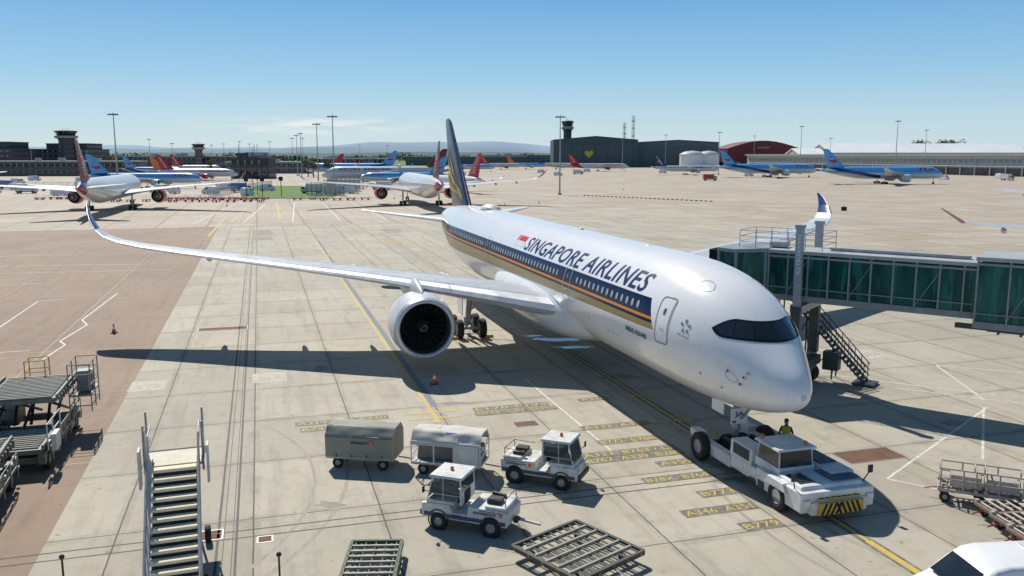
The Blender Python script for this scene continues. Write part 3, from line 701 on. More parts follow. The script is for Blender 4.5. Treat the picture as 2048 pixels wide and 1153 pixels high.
for X,Y,a,b,s in ((3.2,60.5,1.8,.7,1),(4.4,58.0,1.3,.45,2),(1.6,61.8,.7,.3,5)):
    mb=MB(); mb.sheet(blob(X,Y,a,b,s,60),.012+.0005*s); struct(part('water',mb,WET))
STN=mat('dark_oil_stain',(.27,.24,.19),.7,0,.35,2)
for i,(X,Y,a,b) in enumerate(((6.5,50,1.2,.5),(-3,44.5,.9,.3),(2,38.2,.7,.2),(9,33.5,.7,.4),(-12,52,.4,.7),(22,41,.7,.4),(19,50,.9,.4),(-7,31,.5,.3))):
    mb=MB(); mb.sheet(blob(X,Y,a,b,i+9),.0032+.0001*i); struct(part('oil_stain',mb,STN))
def grass_mat():
    b=NB('mown_grass'); b.p(.9); b.col(b.mix(b.ramp(b.noise(.3,6),.3,.7),(.06,.13,.015),(.13,.22,.035))); b.bump(b.noise(6,4),.6,.1); return b.mat
mb=MB(); mb.sheet([(-84,262),(-56,262),(-66,375),(-112,375)],.06)
mb.box((-70,262,.05),(28.3,.3,.14),1); struct(part('grass',mb,[grass_mat(),STEEL]))
mb=MB(); mb.sheet([(-260,1000),(90,1000),(150,1900),(-700,1900)],.02); struct(part('grass',mb,grass_mat()))
# ============================================================ HILLS
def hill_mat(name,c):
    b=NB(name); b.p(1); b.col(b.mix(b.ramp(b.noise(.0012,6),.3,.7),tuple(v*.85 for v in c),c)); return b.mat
def ridge(Y,amp,base,seed,m,x0,x1,fn=None):
    r=random.Random(seed); ph=[r.uniform(0,6.28) for _ in range(6)]; n=160; vs=[]
    for i in range(n+1):
        X=x0+(x1-x0)*i/n; t=X/Y
        h=base+amp*(.5+.25*sin(t*7+ph[0])+.18*sin(t*17+ph[1])+.08*sin(t*41+ph[2])+.04*sin(t*90+ph[3]))
        if fn: h*=fn(i/n)
        vs+= [(X,Y,-5),(X,Y+300,max(0,h)),(X,Y+2500,-5)]
    mb=MB(); mb.add(vs,[(3*i+k,3*i+3+k,3*i+4+k,3*i+1+k) for i in range(n) for k in (0,1)],0,True); o=part('hills',mb,m); struct(o)
ridge(12000,130,95,3,hill_mat('far_haze_hill',(.36,.48,.60)),-9000,2500,lambda u:min(1,u*6,(1-u)*5))  # aerial haze is put into the colours of the far and middle ridges
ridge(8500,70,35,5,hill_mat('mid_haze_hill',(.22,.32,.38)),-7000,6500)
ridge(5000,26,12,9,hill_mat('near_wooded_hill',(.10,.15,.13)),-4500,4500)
# ============================================================ BUILDINGS
def bmat(name,wall,glass=(.05,.07,.09),fx=3,fz=3.6,wx=.75,wz=.45,z0=.3):
    b=NB(name); b.p(.5); x,y,z=b.xyz(); h=b.m('ADD',x,y)
    a=b.m('MULTIPLY',b.m('LESS_THAN',b.m('FRACT',b.m('DIVIDE',h,fx)),wx),b.band(b.m('FRACT',b.m('DIVIDE',z,fz)),z0,z0+wz))
    w=b.mix(b.ramp(b.noise(.2,5),.3,.7),tuple(v*.8 for v in wall),wall); b.col(b.mix(a,w,glass)); b.setin(b.b.inputs['Roughness'],b.ramp(a,0,1,.7,.15)); return b.mat
CLAD=mat('dark_cladding',(.055,.09,.105),.6,0,.15,.1); ROOFG=mat('grey_roofing',(.46,.48,.49),.6,0,.1,.05); WROOF=mat('white_roofing',(.8,.81,.82),.5,0,.05,.05); BRICKR=mat('red_cladding',(.14,.02,.03),.6,0,.15,.1)
CONCR=mat('pale_concrete_wall',(.46,.45,.42),.8,0,.15,.3)
def building(name,label,X,Y,w,d,h,rz,wall,roof=ROOFG,steps=(),plant=True,group=None,bands=0):
    T=thing(name,label,'building',(X,Y,0),rz,group)
    mb=MB(); mb.box((0,0,h/2),(w,d,h))
    for (cx,ww,hh,dd) in steps: mb.box((cx,0,h+hh/2),(ww,dd,hh))
    part('wall',mb,wall,T)
    mb=MB()
    if not steps: mb.box((0,0,h+.35),(w+1,d+1,.7))
    for (cx,ww,hh,dd) in steps: mb.box((cx,0,h+hh+.25),(ww+.8,dd+.8,.5))
    if steps: mb.box((0,0,h-.3),(w+1,d+1,.55))
    part('roof',mb,roof,T)
    for k in range(bands):
        mb=MB(); z=h*(k+.55)/bands; mb.box((0,-d/2-.12,z),(w*.97,.2,h/bands*.42))
        for i in range(int(w/4)): mb.box((-w*.48+i*4,-d/2-.28,z),(.3,.12,h/bands*.42),1)
        part('window',mb,[GLASS,LGREY],T)
    if plant:
        r=random.Random(int(X)); mb=MB()
        for i in range(7): mb.box((r.uniform(-w*.4,w*.4),r.uniform(-d*.3,d*.3),h+1.6),(r.uniform(2,6),3,r.uniform(1.5,3)))
        for i in range(4): xx=r.uniform(-w*.4,w*.4); mb.tube((xx,0,h),(xx,0,h+r.uniform(4,8)),.15)
        part('roof_plant',mb,GREY,T)
    return T
W1=bmat('terminal_wall_dark',(.085,.085,.09)); W2=bmat('terminal_wall_grey',(.16,.17,.18),fx=5); W3=bmat('terminal_wall_pale',(.28,.28,.27),fx=7)
building('terminal_building','dark multi-storey terminal block with stepped floors',-385,640,48,40,18,.05,W1,CLAD,[(2,34,4.5,30)],bands=5)
building('terminal_building','dark brown terminal building with ribbon windows',-352,690,42,40,18,.0,W1,CLAD,[(3,32,4,25),(6,18,3.5,15)],bands=5)
building('terminal_building','low grey concourse with rooftop plant beside the apron',-262,720,110,25,12,.0,W2,ROOFG,bands=3)
building('terminal_building','low pale pier with glazed ground floor',-180,640,60,18,8,.0,W3,ROOFG,bands=2)
building('terminal_building','grey pier with dark windows behind parked aircraft',-300,560,120,14,9,.0,W2,ROOFG,bands=2)
building('terminal_building','small dark service building beside the grass',-150,500,22,15,12,.0,W1,CLAD,[(-3,10,2,8)],bands=2)
building('terminal_building','low pale office block near the fence',-140,760,60,20,10,.0,W3,ROOFG,bands=2)
building('terminal_building','long low dark hangar annex across the airfield',-60,1150,160,30,11,.0,W2,ROOFG,bands=0)
building('terminal_building','low brown cargo building beside the dark hangar',20,1180,120,40,13,.0,W3,ROOFG,bands=0)
def ctower(X,Y,h,r,label,dark=CLAD,cabr=None):
    T=thing('control_tower',label,'control tower',(X,Y,0),0)
    cr=cabr or r*1.6
    mb=MB(); mb.lathe([(0,r*1.15),(h*.3,r),(h*.72,r*.95),(h*.78,cr*.75),(h*.80,cr)],(0,0,0),'z',24); part('shaft',mb,dark,T)
    mb=MB(); mb.lathe([(h*.80,cr),(h*.815,cr*1.05),(h*.85,cr*1.05),(h*.86,cr*.8)],(0,0,0),'z',24); part('gallery',mb,GREY,T)
    mb=MB(); mb.lathe([(h*.86,cr*.8),(h*.94,cr*.98)],(0,0,0),'z',16); part('cab_window',mb,GLASS,T)
    mb=MB(); mb.lathe([(h*.94,cr*.98),(h*.95,cr*1.08),(h*.965,cr*1.05),(h*.98,cr*.5),(h*.98,.01)],(0,0,0),'z',24)
    for a in range(3): mb.tube((cr*.3*cos(a*2),cr*.3*sin(a*2),h*.97),(cr*.3*cos(a*2),cr*.3*sin(a*2),h*1.04),.12)
    part('roof',mb,dark,T)
ctower(66,1030,55,5.0,'slender dark control tower with flared round cab',CLAD,7)
ctower(-346,672,33,6,'stubby control tower on top of terminal building',W1,8)
ctower(-254,700,23,3.0,'small old control tower with octagonal cab',W2,5)
def hangar(label,X,Y,w,d,he,hr,rz,wall,roof,doors=True,arch=False,heart=False,name='hangar'):
    T=thing(name,label,name,(X,Y,0),rz)
    mb=MB(); n=9 if arch else 2; pts=[(-w/2,0),(w/2,0)]
    for i in range(n+1 if arch else 3):
        t=i/(n if arch else 2); pts.append((w/2-w*t,he+(hr-he)*(sin(pi*t) if arch else 1-abs(2*t-1))))
    mb.extr(pts,-d/2,d/2); part('wall',mb,wall,T)
    mb=MB(); top=pts[2:]
    for i in range(len(top)-1):
        a,b=top[i],top[i+1]; mb.add([(a[0],-d/2-.8,a[1]+.1),(b[0],-d/2-.8,b[1]+.1),(b[0],d/2+.8,b[1]+.1),(a[0],d/2+.8,a[1]+.1),(a[0],-d/2-.8,a[1]+.9),(b[0],-d/2-.8,b[1]+.9),(b[0],d/2+.8,b[1]+.9),(a[0],d/2+.8,a[1]+.9)],[(0,1,2,3),(7,6,5,4),(0,4,5,1),(1,5,6,2),(2,6,7,3),(3,7,4,0)])
    part('roof',mb,roof,T)
    if doors:
        k=6
        for i in range(k):
            m2=MB(); ww=w*.86/k; x=-w*.43+ww*(i+.5); m2.box((x,-d/2-.35-.25*(i%2),he*.42),(ww*.97,.4,he*.84))
            for q in range(5): m2.box((x-ww*.4+q*ww*.2,-d/2-.6-.25*(i%2),he*.42),(.2,.12,he*.82))
            part('hangar_door',m2,mat('hangar_door_grey',(.075,.11,.125),.6,0,.1,.2),T)
    if heart:
        hp=[(16*sin(t)**3/16,(13*cos(t)-5*cos(2*t)-2*cos(3*t)-cos(4*t))/16) for t in [2*pi*i/30 for i in range(30)]]
        m2=MB(); m2.add([(-w*.08+4.8*a,-d/2-1.0,he*.5+4.8*b_) for a,b_ in hp],[tuple(range(30))]); part('heart_emblem',m2,mat('yellow_heart',(.65,.48,.05),.5),T)
    return T
DROOF=mat('dark_roof',(.05,.065,.075),.6,0,.1,.1)
hangar('huge dark hangar with yellow heart on its doors',93,1000,94,80,29.5,33.5,0,CLAD,DROOF,True,False,True)
hangar('dark blue-grey maintenance hangar with shallow roof',186,1010,92,80,27,29.5,0,mat('blue_grey_cladding',(.08,.12,.155),.6,0,.1,.1),DROOF)
hangar('dark red hangar with curved roof',281,1000,80,70,20,28.5,0,BRICKR,mat('red_roof',(.16,.035,.04),.6,0,.1,.1),False,True)
m=MB(); flat_text(m,'AIR LIVERY',(274,964.2,21),(1,0,0),(0,0,1),14,1.6); tag(part('building_sign',m,LGREY),'white lettering sign on dark red hangar wall','sign')
WHW=mat('warehouse_wall',(.3,.3,.28),.7,0,.1,.1)
hangar('long low warehouse with white pitched roof',420,900,70,200,15,24.5,R(90),WHW,WROOF,False,name='warehouse')
hangar('cream warehouse with white shallow roof',322,900,50,60,13,19.5,R(90),mat('warehouse_cream',(.42,.38,.3),.7,0,.1,.1),WROOF,False,name='warehouse')
hangar('long grey cargo shed with pale roof',590,860,60,120,14,21,R(90),WHW,ROOFG,False,name='warehouse')
for X,r in ((188,13),(205,11)):
    T=thing('storage_tank','white cylindrical storage tank with domed top','tank',(X,900,0),0,'white storage tanks'); mb=MB(); mb.lathe([(0,r),(14,r)],(0,0,0),'z',32); part('shell',mb,WROOF,T)
    mb=MB(); mb.lathe([(14,r+.3),(14.6,r),(17,r*.6),(18,.05)],(0,0,0),'z',32); part('roof',mb,ROOFG,T)
px0,py0,px1,py1=236,840,345,470; ang=math.atan2(py1-py0,px1-px0); Lp=math.hypot(px1-px0,py1-py0)
T=thing('pier_building','long pale two-storey pier with ribbon window and overhanging roof','building',((px0+px1)/2,(py0+py1)/2,0),ang)
mb=MB(); mb.box((0,0,6.5),(Lp,16,13)); part('wall',mb,CONCR,T)
mb=MB(); mb.box((0,0,13.6),(Lp+2,20,1.2)); part('roof',mb,ROOFG,T)
mb=MB(); mb.box((0,-8.15,9.2),(Lp*.98,.3,2.2))
for i in range(80): mb.box((-Lp*.49+i*Lp*.98/80,-8.4,9.2),(.35,.2,2.2),1)
part('window',mb,[mat('pier_window',(.22,.25,.26),.15,0,.2,.1),LGREY],T)
mb=MB()
for i in range(30): mb.box((-Lp*.48+i*Lp*.96/30,-9.2,3),(.6,.6,6))
mb.box((0,-9.2,6.2),(Lp*.98,2.4,.6)); part('canopy',mb,LGREY,T)
mb=MB(); mb.box((0,-8.2,2.6),(Lp*.96,.3,4.6)); part('ground_floor_shade_panel',mb,mat('painted_opening_shade',(.12,.13,.13),.8,0,.5,.08),T)  # solid dark panel on the wall, coloured as shade inside an open ground floor
for X,h in ((235/1.705,58),(218/1.705,50)):
    T=thing('radio_mast','red and white lattice radio mast','mast',(X,985,0),0,'lattice radio masts')
    mb=MB()
    for i in range(14):
        z0,z1=h*i/14,h*(i+1)/14; mm=i%2; w=1.6
        for a in range(4):
            c1=(w*cos(a*pi/2),w*sin(a*pi/2)); c2=(w*cos((a+1)*pi/2),w*sin((a+1)*pi/2))
            mb.bar((*c1,z0),(*c1,z1),.28,mm); mb.bar((*c1,z0),(*c2,z1),.2,mm)
    part('lattice',mb,[mat('mast_red',(.4,.06,.03),.6),WHITE],T)
# ============================================================ LIGHT MASTS
def light_mast(X,Y,h):
    T=thing('floodlight_mast','tall grey floodlight mast with ring of lamps','floodlight mast',(X,Y,0),0,'floodlight masts around the apron')
    mb=MB(); mb.tube((0,0,0),(0,0,h),.3,.13,10); mb.box((0,0,.3),(1.2,1.2,.6)); part('pole',mb,STEEL,T)
    mb=MB(); mb.box((0,0,h),(3.2,.2,.15)); mb.box((0,0,h+.02),(.2,1.6,.15)); mb.tube((0,0,h),(0,0,h+.9),.05); part('cross_arm',mb,STEEL,T)
    mb=MB()
    for i in range(6): mb.box((-1.5+.6*i,-.35,h-.25),(.45,.4,.28),0,top=(.7,.7))
    for i in range(4): mb.box((-1.2+.8*i,.35,h-.25),(.45,.4,.28),0,top=(.7,.7))
    part('lamp',mb,DARK,T)
for u,Y,h in ((232,272,26),(667,287,26),(635,357,26),(602,508,26),(594,560,26),(585,661,26),(606,700,27),(480,800,26),(448,820,24),(500,830,24),(424,840,23),(1120,290,26),(1438,600,29),(1601,600,33),(1792,480,32),(1850,650,32),(1508,800,31),(1331,760,31),(1245,800,28),(720,900,24),(775,950,24),(300,700,26),(345,650,22),(1660,760,28),(540,760,25)):
    light_mast((u-1024)*Y*.988/1705.6,Y,h)
# ============================================================ TREES
def foliage_mat(name,a,b_):
    b=NB(name); b.p(.8); f=b.noise(.35,4); b.col(b.mix(b.ramp(f,.3,.7),a,b_)); return b.mat
FOL=foliage_mat('tree_foliage',(.055,.09,.03),(.12,.17,.06)); BARK=mat('tree_bark',(.10,.08,.06),.9)
def leaves(mb,c,r,n,size,rnd):
    for i in range(n):
        d=Vector((rnd.gauss(0,1),rnd.gauss(0,1),rnd.gauss(0,1))).normalized()*r*(rnd.random()**.4)
        p=Vector(c)+Vector((d.x,d.y,d.z*.8)); a=Vector((rnd.uniform(-1,1),rnd.uniform(-1,1),rnd.uniform(-1,1))).normalized(); b_=a.orthogonal().normalized(); s=size*rnd.uniform(.6,1.4)
        mb.add([p-a*s,p+b_*s*.6,p+a*s,p-b_*s*.6],[(0,1,2,3)])
def tree(X,Y,h,seed):
    r=random.Random(seed); T=thing('tree','broad leafy green tree behind the sheds','tree',(X,Y,0),0,'trees beyond the airport buildings')
    mb=MB(); mb.tube((0,0,0),(0,0,h*.5),h*.035,h*.02,8); L=[]
    for i in range(6):
        a=r.uniform(0,6.28); e=(h*.22*cos(a),h*.22*sin(a),h*r.uniform(.55,.8)); mb.tube((0,0,h*r.uniform(.3,.5)),e,h*.015,h*.006,6); L.append(e)
    part('trunk',mb,BARK,T); mb=MB()
    for e in L+[(0,0,h*.82)]:
        for k in range(2): leaves(mb,(e[0]+r.uniform(-1,1)*h*.08,e[1]+r.uniform(-1,1)*h*.08,e[2]+r.uniform(-.05,.1)*h),h*r.uniform(.13,.2),45,h*.035,r)
    part('crown',mb,FOL,T)
for i in range(8): tree(463+i*6.5+random.uniform(-2,2),985+random.uniform(-10,10),random.uniform(27,33),i)
for i in range(4): tree(300+i*10,1100,random.uniform(20,24),50+i)
for i,(X,Y) in enumerate(((-120,520),(-112,528),(-128,540),(-170,560),(-210,600))): tree(X,Y,random.uniform(9,12),80+i)
mb=MB(); rr=random.Random(3)
for i in range(1500):
    X=rr.uniform(-1000,1100); Y=1750+rr.uniform(-120,120)+.1*abs(X); h=9+5*sin(X*.02)+4*sin(X*.053+1)+rr.uniform(0,6)
    leaves(mb,(X,Y,h*.5),h*.55,12,2.4,rr)
o=part('woodland',mb,foliage_mat('distant_foliage',(.055,.09,.06),(.10,.14,.08))); o['kind']='stuff'; tag(o,'dark green belt of distant trees on the horizon','woodland')
# ============================================================ BACKGROUND AIRCRAFT
TUIB=(.10,.40,.76)
tui=livery_simple('blue_and_white_livery',(.66,.7,.74),TUIB,4.9,(.01,.04,.18),57,5.2,None)
tui75=livery_simple('blue_and_white_livery_narrow',(.66,.7,.74),TUIB,4.2,(.01,.04,.18),47,4.3,None)
tuif=mat('blue_fin_paint',TUIB,.3,0,.06,.5,coat=.2)
jet2=livery_simple('silver_white_livery',(.68,.69,.7),None,L=43,zc=4.0,tail=(.5,.02,.03)); jet2f=mat('bright_red_fin_paint',(.55,.015,.025),.3,0,.06,.5,coat=.2)
virg=livery_simple('pearl_white_livery',(.76,.75,.73),None,L=66,zc=5.4,tail=(.36,.06,.11)); virgf=mat('crimson_fin_paint',(.22,.006,.025),.3,0,.3,.25,coat=.1)
virgside=livery_simple('silver_grey_livery',(.6,.63,.66),None,L=60,zc=5.2,tail=(.5,.05,.08))
fedx=livery_simple('white_purple_tail_livery',(.68,.69,.7),None,L=47,zc=4.2,tail=(.05,.02,.12)); PURP=mat('dark_purple_paint',(.045,.02,.11),.3,0,.1,.5)
ORF=mat('orange_fin_paint',(.75,.22,.04),.35)
rzA=math.atan2(-29,7.4)
ca,sa=cos(rzA),sin(rzA)
REDN=mat('red_nacelle',(.42,.02,.035),.3,0,.1,.7,coat=.2)
for gx_,gy_,lab in ((-97.5,208,'white wide-body airliner with crimson tail and red engines seen from behind'),(-24.3,229,'white wide-body airliner with crimson tail and red upturned wingtips')):
    airliner(lab,(gx_-ca*33.3,gy_-sa*33.3),rzA,66,64,.97,5.35,virg,virgf,REDN,wletmat=(REDN if gx_>-50 else None),fintext='virgin',fincol=WHITE)
airliner('blue and white twin-jet airliner with smile logo tail',(201,400),R(180-3),57,60,.95,5.2,tui,tuif,LGREY,'TUI',1,RED,(.235,.10),smile=True,tp=(74,36))
airliner('blue and white twin-jet airliner parked before the hangars',(186,525),R(180+2),61,60,.95,5.2,tui,tuif,LGREY,'TUI',1,RED,(.235,.10),smile=True,tp=(74,36))
airliner('white freighter aircraft with dark purple tail',(143,595),R(180+6),47,38,.66,4.2,fedx,PURP,LGREY,'FedEx',1,PURP,(.4,.22),wlet=False,finh=13.6,fintext='FedEx',tp=(80,45))
airliner('silver grey airliner with purple lettering on its side',(-89,402),R(2),60,60,.95,5.2,virgside,virgf,REDN,'virgin atlantic',-1,mat('purple_lettering',(.08,.02,.16),.4),(.14,.55),tp=(76,38))
airliner('blue and white airliner behind silver grey airliner',(-137,572),R(1),62,58,.95,5.2,tui,tuif,LGREY,'TUI',-1,RED,(.1,.22),smile=True)
airliner('blue and white narrow-body airliner beside the pier',(-124,345),R(180-1),48,38,.66,4.2,tui75,tuif,LGREY,'TUI',1,RED,(.25,.1),finh=13.6,smile=True,tp=(74,35))
airliner('white airliner with bright red tail and holiday lettering',(-145,455),R(180+3),43,38,.66,4.1,jet2,jet2f,RED,'Jet2holidays',1,RED,(.45,.12),finh=13.4,fintext='Jet2.com',tp=(85,50))
airliner('airliner with orange and blue tail behind others',(-166,485),R(180+3),38,34,.64,4.0,tui75,ORF,LGREY,finh=12.6)
airliner('airliner with tall bright red lettered tail',(-30.5,329),R(-58),39,35,.64,4.0,jet2,jet2f,RED,finh=14,fintext='Jet2.com',ek=.55)
airliner('blue narrow-body airliner partly hidden behind white airliner',(-66,372),R(2),39,35,.64,4.0,tui75,tuif,LGREY,'TUI',-1,RED,(.1,.25),finh=12.6,smile=True,ek=.55)
airliner('white airliner with red tail near the far hangar',(98,720),R(180),52,38,.7,4.4,jet2,jet2f,RED,'Jet2.com',1,RED,(.42,.15),finh=14,fintext='Jet2',tp=(85,40))
airliner('distant white airliner with red tail',(9,805),R(180),39,35,.64,4,jet2,jet2f,RED,finh=12.6,fintext='Jet2')
airliner('distant blue and white airliner',(-14,700),R(180),39,35,.64,4,tui75,tuif,LGREY,finh=12.6,smile=True)
airliner('distant airliner with orange tail',(33,830),R(180),39,35,.64,4,tui75,ORF,LGREY,finh=12.6)
airliner('distant white airliner with dark tail',(62,830),R(180),39,35,.64,4,jet2,PURP,LGREY,finh=12.6)
airliner('distant white airliner with red tail beside low buildings',(-215,640),R(180),40,35,.64,4,jet2,jet2f,RED,finh=14,fintext='Jet2')
airliner('distant blue-tailed airliner in front of the concourse',(-205,540),R(180),40,35,.64,4,tui75,tuif,LGREY,finh=12.8,smile=True)
airliner('distant white airliner with red tail by the dark terminal',(-262,600),R(180),40,35,.64,4,jet2,jet2f,RED,finh=13.4,fintext='Jet2')
airliner('blue-tailed airliner beside the terminal block',(-291,425),R(0),39,35,.64,4,tui75,tuif,LGREY,finh=12.6,smile=True)
airliner('distant white airliner with red crescent tail',(-176,705),R(0),40,35,.64,4,jet2,jet2f,LGREY,finh=14.5)
rzP=math.atan2(-.95,-.3); cP,sP=cos(rzP),sin(rzP)
q_=63/64.75; tx,ty=60*.305+(41.9-20.2)*q_,-31.8*q_
airliner('white airliner with dark red wingtip parked on next stand',(42.6-(cP*tx-sP*ty),85-(sP*tx+cP*ty)),rzP,60,63,.92,5.0,virg,virgf,REDN,wletmat=mat('deep_red_wingtip',(.28,.01,.025),.35),finh=16,wlet=False)
airliner('white airliner with tall red tail on a further stand',(89.2+60,150),R(180),60,58,.95,5.3,virg,jet2f,REDN,finh=19)
# ============================================================ JET BRIDGE
JA=R(-36.4); J=thing('jet_bridge','grey steel jet bridge with teal glass walls beside airliner','jet bridge',(17.4,46,0),JA)
JP=mat('bridge_grey_paint',(.27,.31,.335),.45,0,.12,1.2,dirt=.2); JD=mat('bridge_dark_steel',(.08,.092,.10),.5,.2,.2,2); JR=mat('bridge_roof_grey',(.42,.45,.46),.5,0,.1,1,dirt=.25)
def tunnel(x0,x1,y0,y1,z0,z1,name,step=1.1):
    mb=MB(); mb.box(((x0+x1)/2,(y0+y1)/2,z0+.17),(x1-x0,y1-y0+.1,.34)); mb.box(((x0+x1)/2,(y0+y1)/2,z1-.1),(x1-x0+.1,y1-y0+.2,.2),1)
    for y in (y0-.03,y1+.03):
        mb.box(((x0+x1)/2,y,z1-.36),(x1-x0,.12,.12)); mb.box(((x0+x1)/2,y,z0+.75),(x1-x0,.1,.06))
        n=max(2,round((x1-x0)/step))
        for i in range(n+1): mb.box((x0+.06+(x1-x0-.12)*i/n,y,(z0+z1)/2),(.09,.14,z1-z0-.3))
        for i in range(0,n):
            xa,xb=x0+(x1-x0)*i/n,x0+(x1-x0)*(i+1)/n
            if i%3==1: mb.bar((xa,y,z0+.4),(xb,y,z1-.5),.04)
    P=part(name,mb,[JP,JR],J,.015)
    for y in (y0+.05,y1-.05):
        mb=MB(); mb.box(((x0+x1)/2,y,(z0+z1)/2+.05),(x1-x0-.1,.03,z1-z0-.6)); part('glass_wall',mb,TEAL,P)
    mb=MB(); mb.box(((x0+x1)/2,(y0+y1)/2,z0+.38),(x1-x0-.2,y1-y0-.3,.02)); part('floor',mb,DARK,P)
    return P
tunnel(-3.6,7.6,.15,2.65,5.1,7.95,'inner_tunnel')
tunnel(7.0,24,-.18,2.98,4.72,8.28,'outer_tunnel',1.4)
CP=[(-3.6,0),(-3.6,2.8),(-5.0,3.0),(-6.2,1.4),(-6.2,-1.0),(-4.9,-1.5)]
mb=MB(); mb.poly(CP,4.95,5.3); mb.poly(CP,7.78,8.0)
for p in ((-3.7,.05),(-3.7,2.7),(-5.0,2.9),(-6.1,1.35),(-6.1,-.95),(-4.9,-1.4)): mb.box((p[0],p[1],6.5),(.16,.16,2.6))
C=part('bridge_cab',mb,JP,J,.02)
mb=MB(); pp=[(-3.7,.05),(-4.9,-1.4),(-6.1,-.95)]
for a,b in zip(pp[:-1],pp[1:]): mb.add([(a[0],a[1],5.3),(b[0],b[1],5.3),(b[0],b[1],7.78),(a[0],a[1],7.78)],[(0,1,2,3)])
part('cab_window',mb,TEAL,C); mb=MB()
pp=[(-3.7,2.7),(-5.0,2.9),(-6.1,1.35)]
for a,b in zip(pp[:-1],pp[1:]): mb.add([(a[0],a[1],5.3),(b[0],b[1],5.3),(b[0],b[1],7.78),(a[0],a[1],7.78)],[(0,1,2,3)])
part('cab_window',mb,TEAL,C)
mb=MB()
for i in range(5): mb.box((-6.25-.1*i,.2,6.45),(.06,2.4-.05*(i%2),2.8-.08*(i%2)))
part('bellows_canopy',mb,BLACK,C)
mb=MB()
for y in (0.1,2.7):
    for i in range(6): mb.tube((-5.3+i*.94,y,8.0),(-5.3+i*.94,y,8.95),.022,n=6)
    for z in (8.3,8.62,8.95): mb.tube((-5.3,y,z),(-.6,y,z),.02,n=6)
for x in (-.6,-5.3):
    for z in (8.3,8.62,8.95): mb.tube((x,.1,z),(x,2.7,z),.02,n=6)
part('roof_railing',mb,GREY,J)
mb=MB(); mb.box((-3.4,1.4,8.15),(.9,.9,.3)); mb.box((3,1.4,8.05),(7,.35,.16)); part('roof_equipment',mb,GREY,J,.03)
mb=MB()
for y in (-.32,3.12):
    mb.box((-1.7,y,5.2),(.40,.32,8.2)); mb.box((-1.7,y,3.3),(.54,.44,3.2),1); mb.box((-1.7,y,9.35),(.5,.42,.2))
mb.box((-1.7,1.4,4.75),(.7,3.6,.4)); mb.box((-1.7,1.4,1.35),(1.0,3.4,.5),1); LC=part('lift_column',mb,[mat('lift_column_grey',(.36,.42,.46),.45,0,.1,1,dirt=.15),JD],J,.02)
mb=MB(); flat_text(mb,'NAVADELTE',(-1.78,-.49,8.9),(0,0,-1),(1,0,0),2.2,.2,0,0,.01); part('column_lettering',mb,WHITE,LC)
mb=MB()
mb.box((-1.7,1.4,.85),(.8,2.4,.6)); mb.box((-1.7,-.35,1.1),(1.4,.4,.4)); mb.box((-.6,3.2,1.3),(.9,.7,1.1)); mb.box((-2.7,1.4,1.2),(.6,1.4,.8)); CG=part('wheel_carriage',mb,JD,J,.03)
for y in (.2,.75,2.1,2.65):
    mb=MB(); mb.wheel((-1.7,y,.55),.55,.42,'y',0,1,24); part('wheel',mb,[BLACK,TYREHUB],CG)
mb=MB(); mb.box((14,1.4,4.5),(13,.7,.25)); mb.box((7.5,1.4,4.5),(3,.3,.25))
for i in range(14): mb.box((8.0+i,1.4,4.32),(.1,.6,.15))
part('cable_carrier',mb,JD,J,.02)
mb=MB(); n=22
for i in range(n+1):
    t=i/n; x=-3.4+4.6*t; z=4.9*(1-t)+.15*t; mb.box((x,3.75,z),(.26,.85,.05))
for y in (3.3,4.2):
    mb.bar((-3.5,y,4.95),(1.3,y,.1),.09)
    for k in (.35,.7,1.05): mb.tube((-3.5,y,4.95+k),(1.3,y,.1+k),.03,n=6)
    for i in range(13):
        t=i/12; mb.tube((-3.4+4.6*t,y,4.9-4.75*t),(-3.4+4.6*t,y,5.95-4.75*t),.024,n=6)
for x in (-3.9,-2.2,-.6):
    zt=min(4.9,4.9-4.75*(x+3.4)/4.6) if x>-3.4 else 4.9
    for y in (3.3,4.2): mb.bar((x,y,.1),(x,y,zt),.07)
    mb.bar((x,3.3,.3),(x,4.2,zt*.9),.05); mb.bar((x,4.2,.3),(x,3.3,zt*.9),.05)
mb.bar((-3.9,3.3,.3),(-2.2,3.3,3.4),.05); mb.bar((-2.2,3.3,.3),(-.6,3.3,1.8),.05); mb.box((1.2,3.75,.1),(1.2,1.3,.12))
mb.box((-4.1,3.5,4.95),(1.5,1.4,.08)); part('service_stairs',mb,JD,J)
# ============================================================ PUSHBACK TUG
PT=thing('pushback_tug','low white towbarless pushback tug holding the nose gear','aircraft tug',(NX,NY,0),HD)
PW=mat('tug_white',(.74,.74,.72),.4,0,.12,2,dirt=.4,coat=.1)
mb=MB()
mb.box((-1.9,0,.82),(3.5,3.3,.75)); mb.box((1.0,0,.75),(2.6,3.1,.55)); mb.box((-3.55,0,.62),(.5,2.5,.5))
mb.box((-1.0,-1.0,1.30),(3.0,1.2,.3),top=(.95,.9)); mb.box((-2.4,0.05,1.25),(1.9,2.9,.16),top=(.92,.94))
mb.box((1.5,1.1,1.30),(1.9,.85,.7),top=(.97,.92)); mb.box((1.6,-1.15,1.2),(1.8,.75,.5),top=(.97,.92))
for s in (1,-1): mb.box((4.3,s*1.35,.62),(4.0,.42,.5))
mb.box((5.9,1.35,.95),(.9,.5,.3)); mb.box((5.9,-1.35,.95),(.9,.5,.3))
BD=part('body',mb,PW,PT,.05)
mb=MB()
mb.box((3.4,0,.5),(1.0,2.3,.4)); mb.box((4.75,0,.28),(1.5,1.6,.16)); mb.box((3.9,.72,.7),(1.3,.2,.7)); mb.box((3.9,-.72,.7),(1.3,.2,.7)); mb.box((5.6,0,.4),(.3,1.8,.35)); mb.tube((3.2,.5,.95),(4.2,.6,.7),.09); mb.tube((3.2,-.5,.95),(4.2,-.6,.7),.09)
for i in range(6): mb.tube((2.9,-.6+.25*i,1.0),(3.4,-.6+.25*i,.75),.03,n=6)
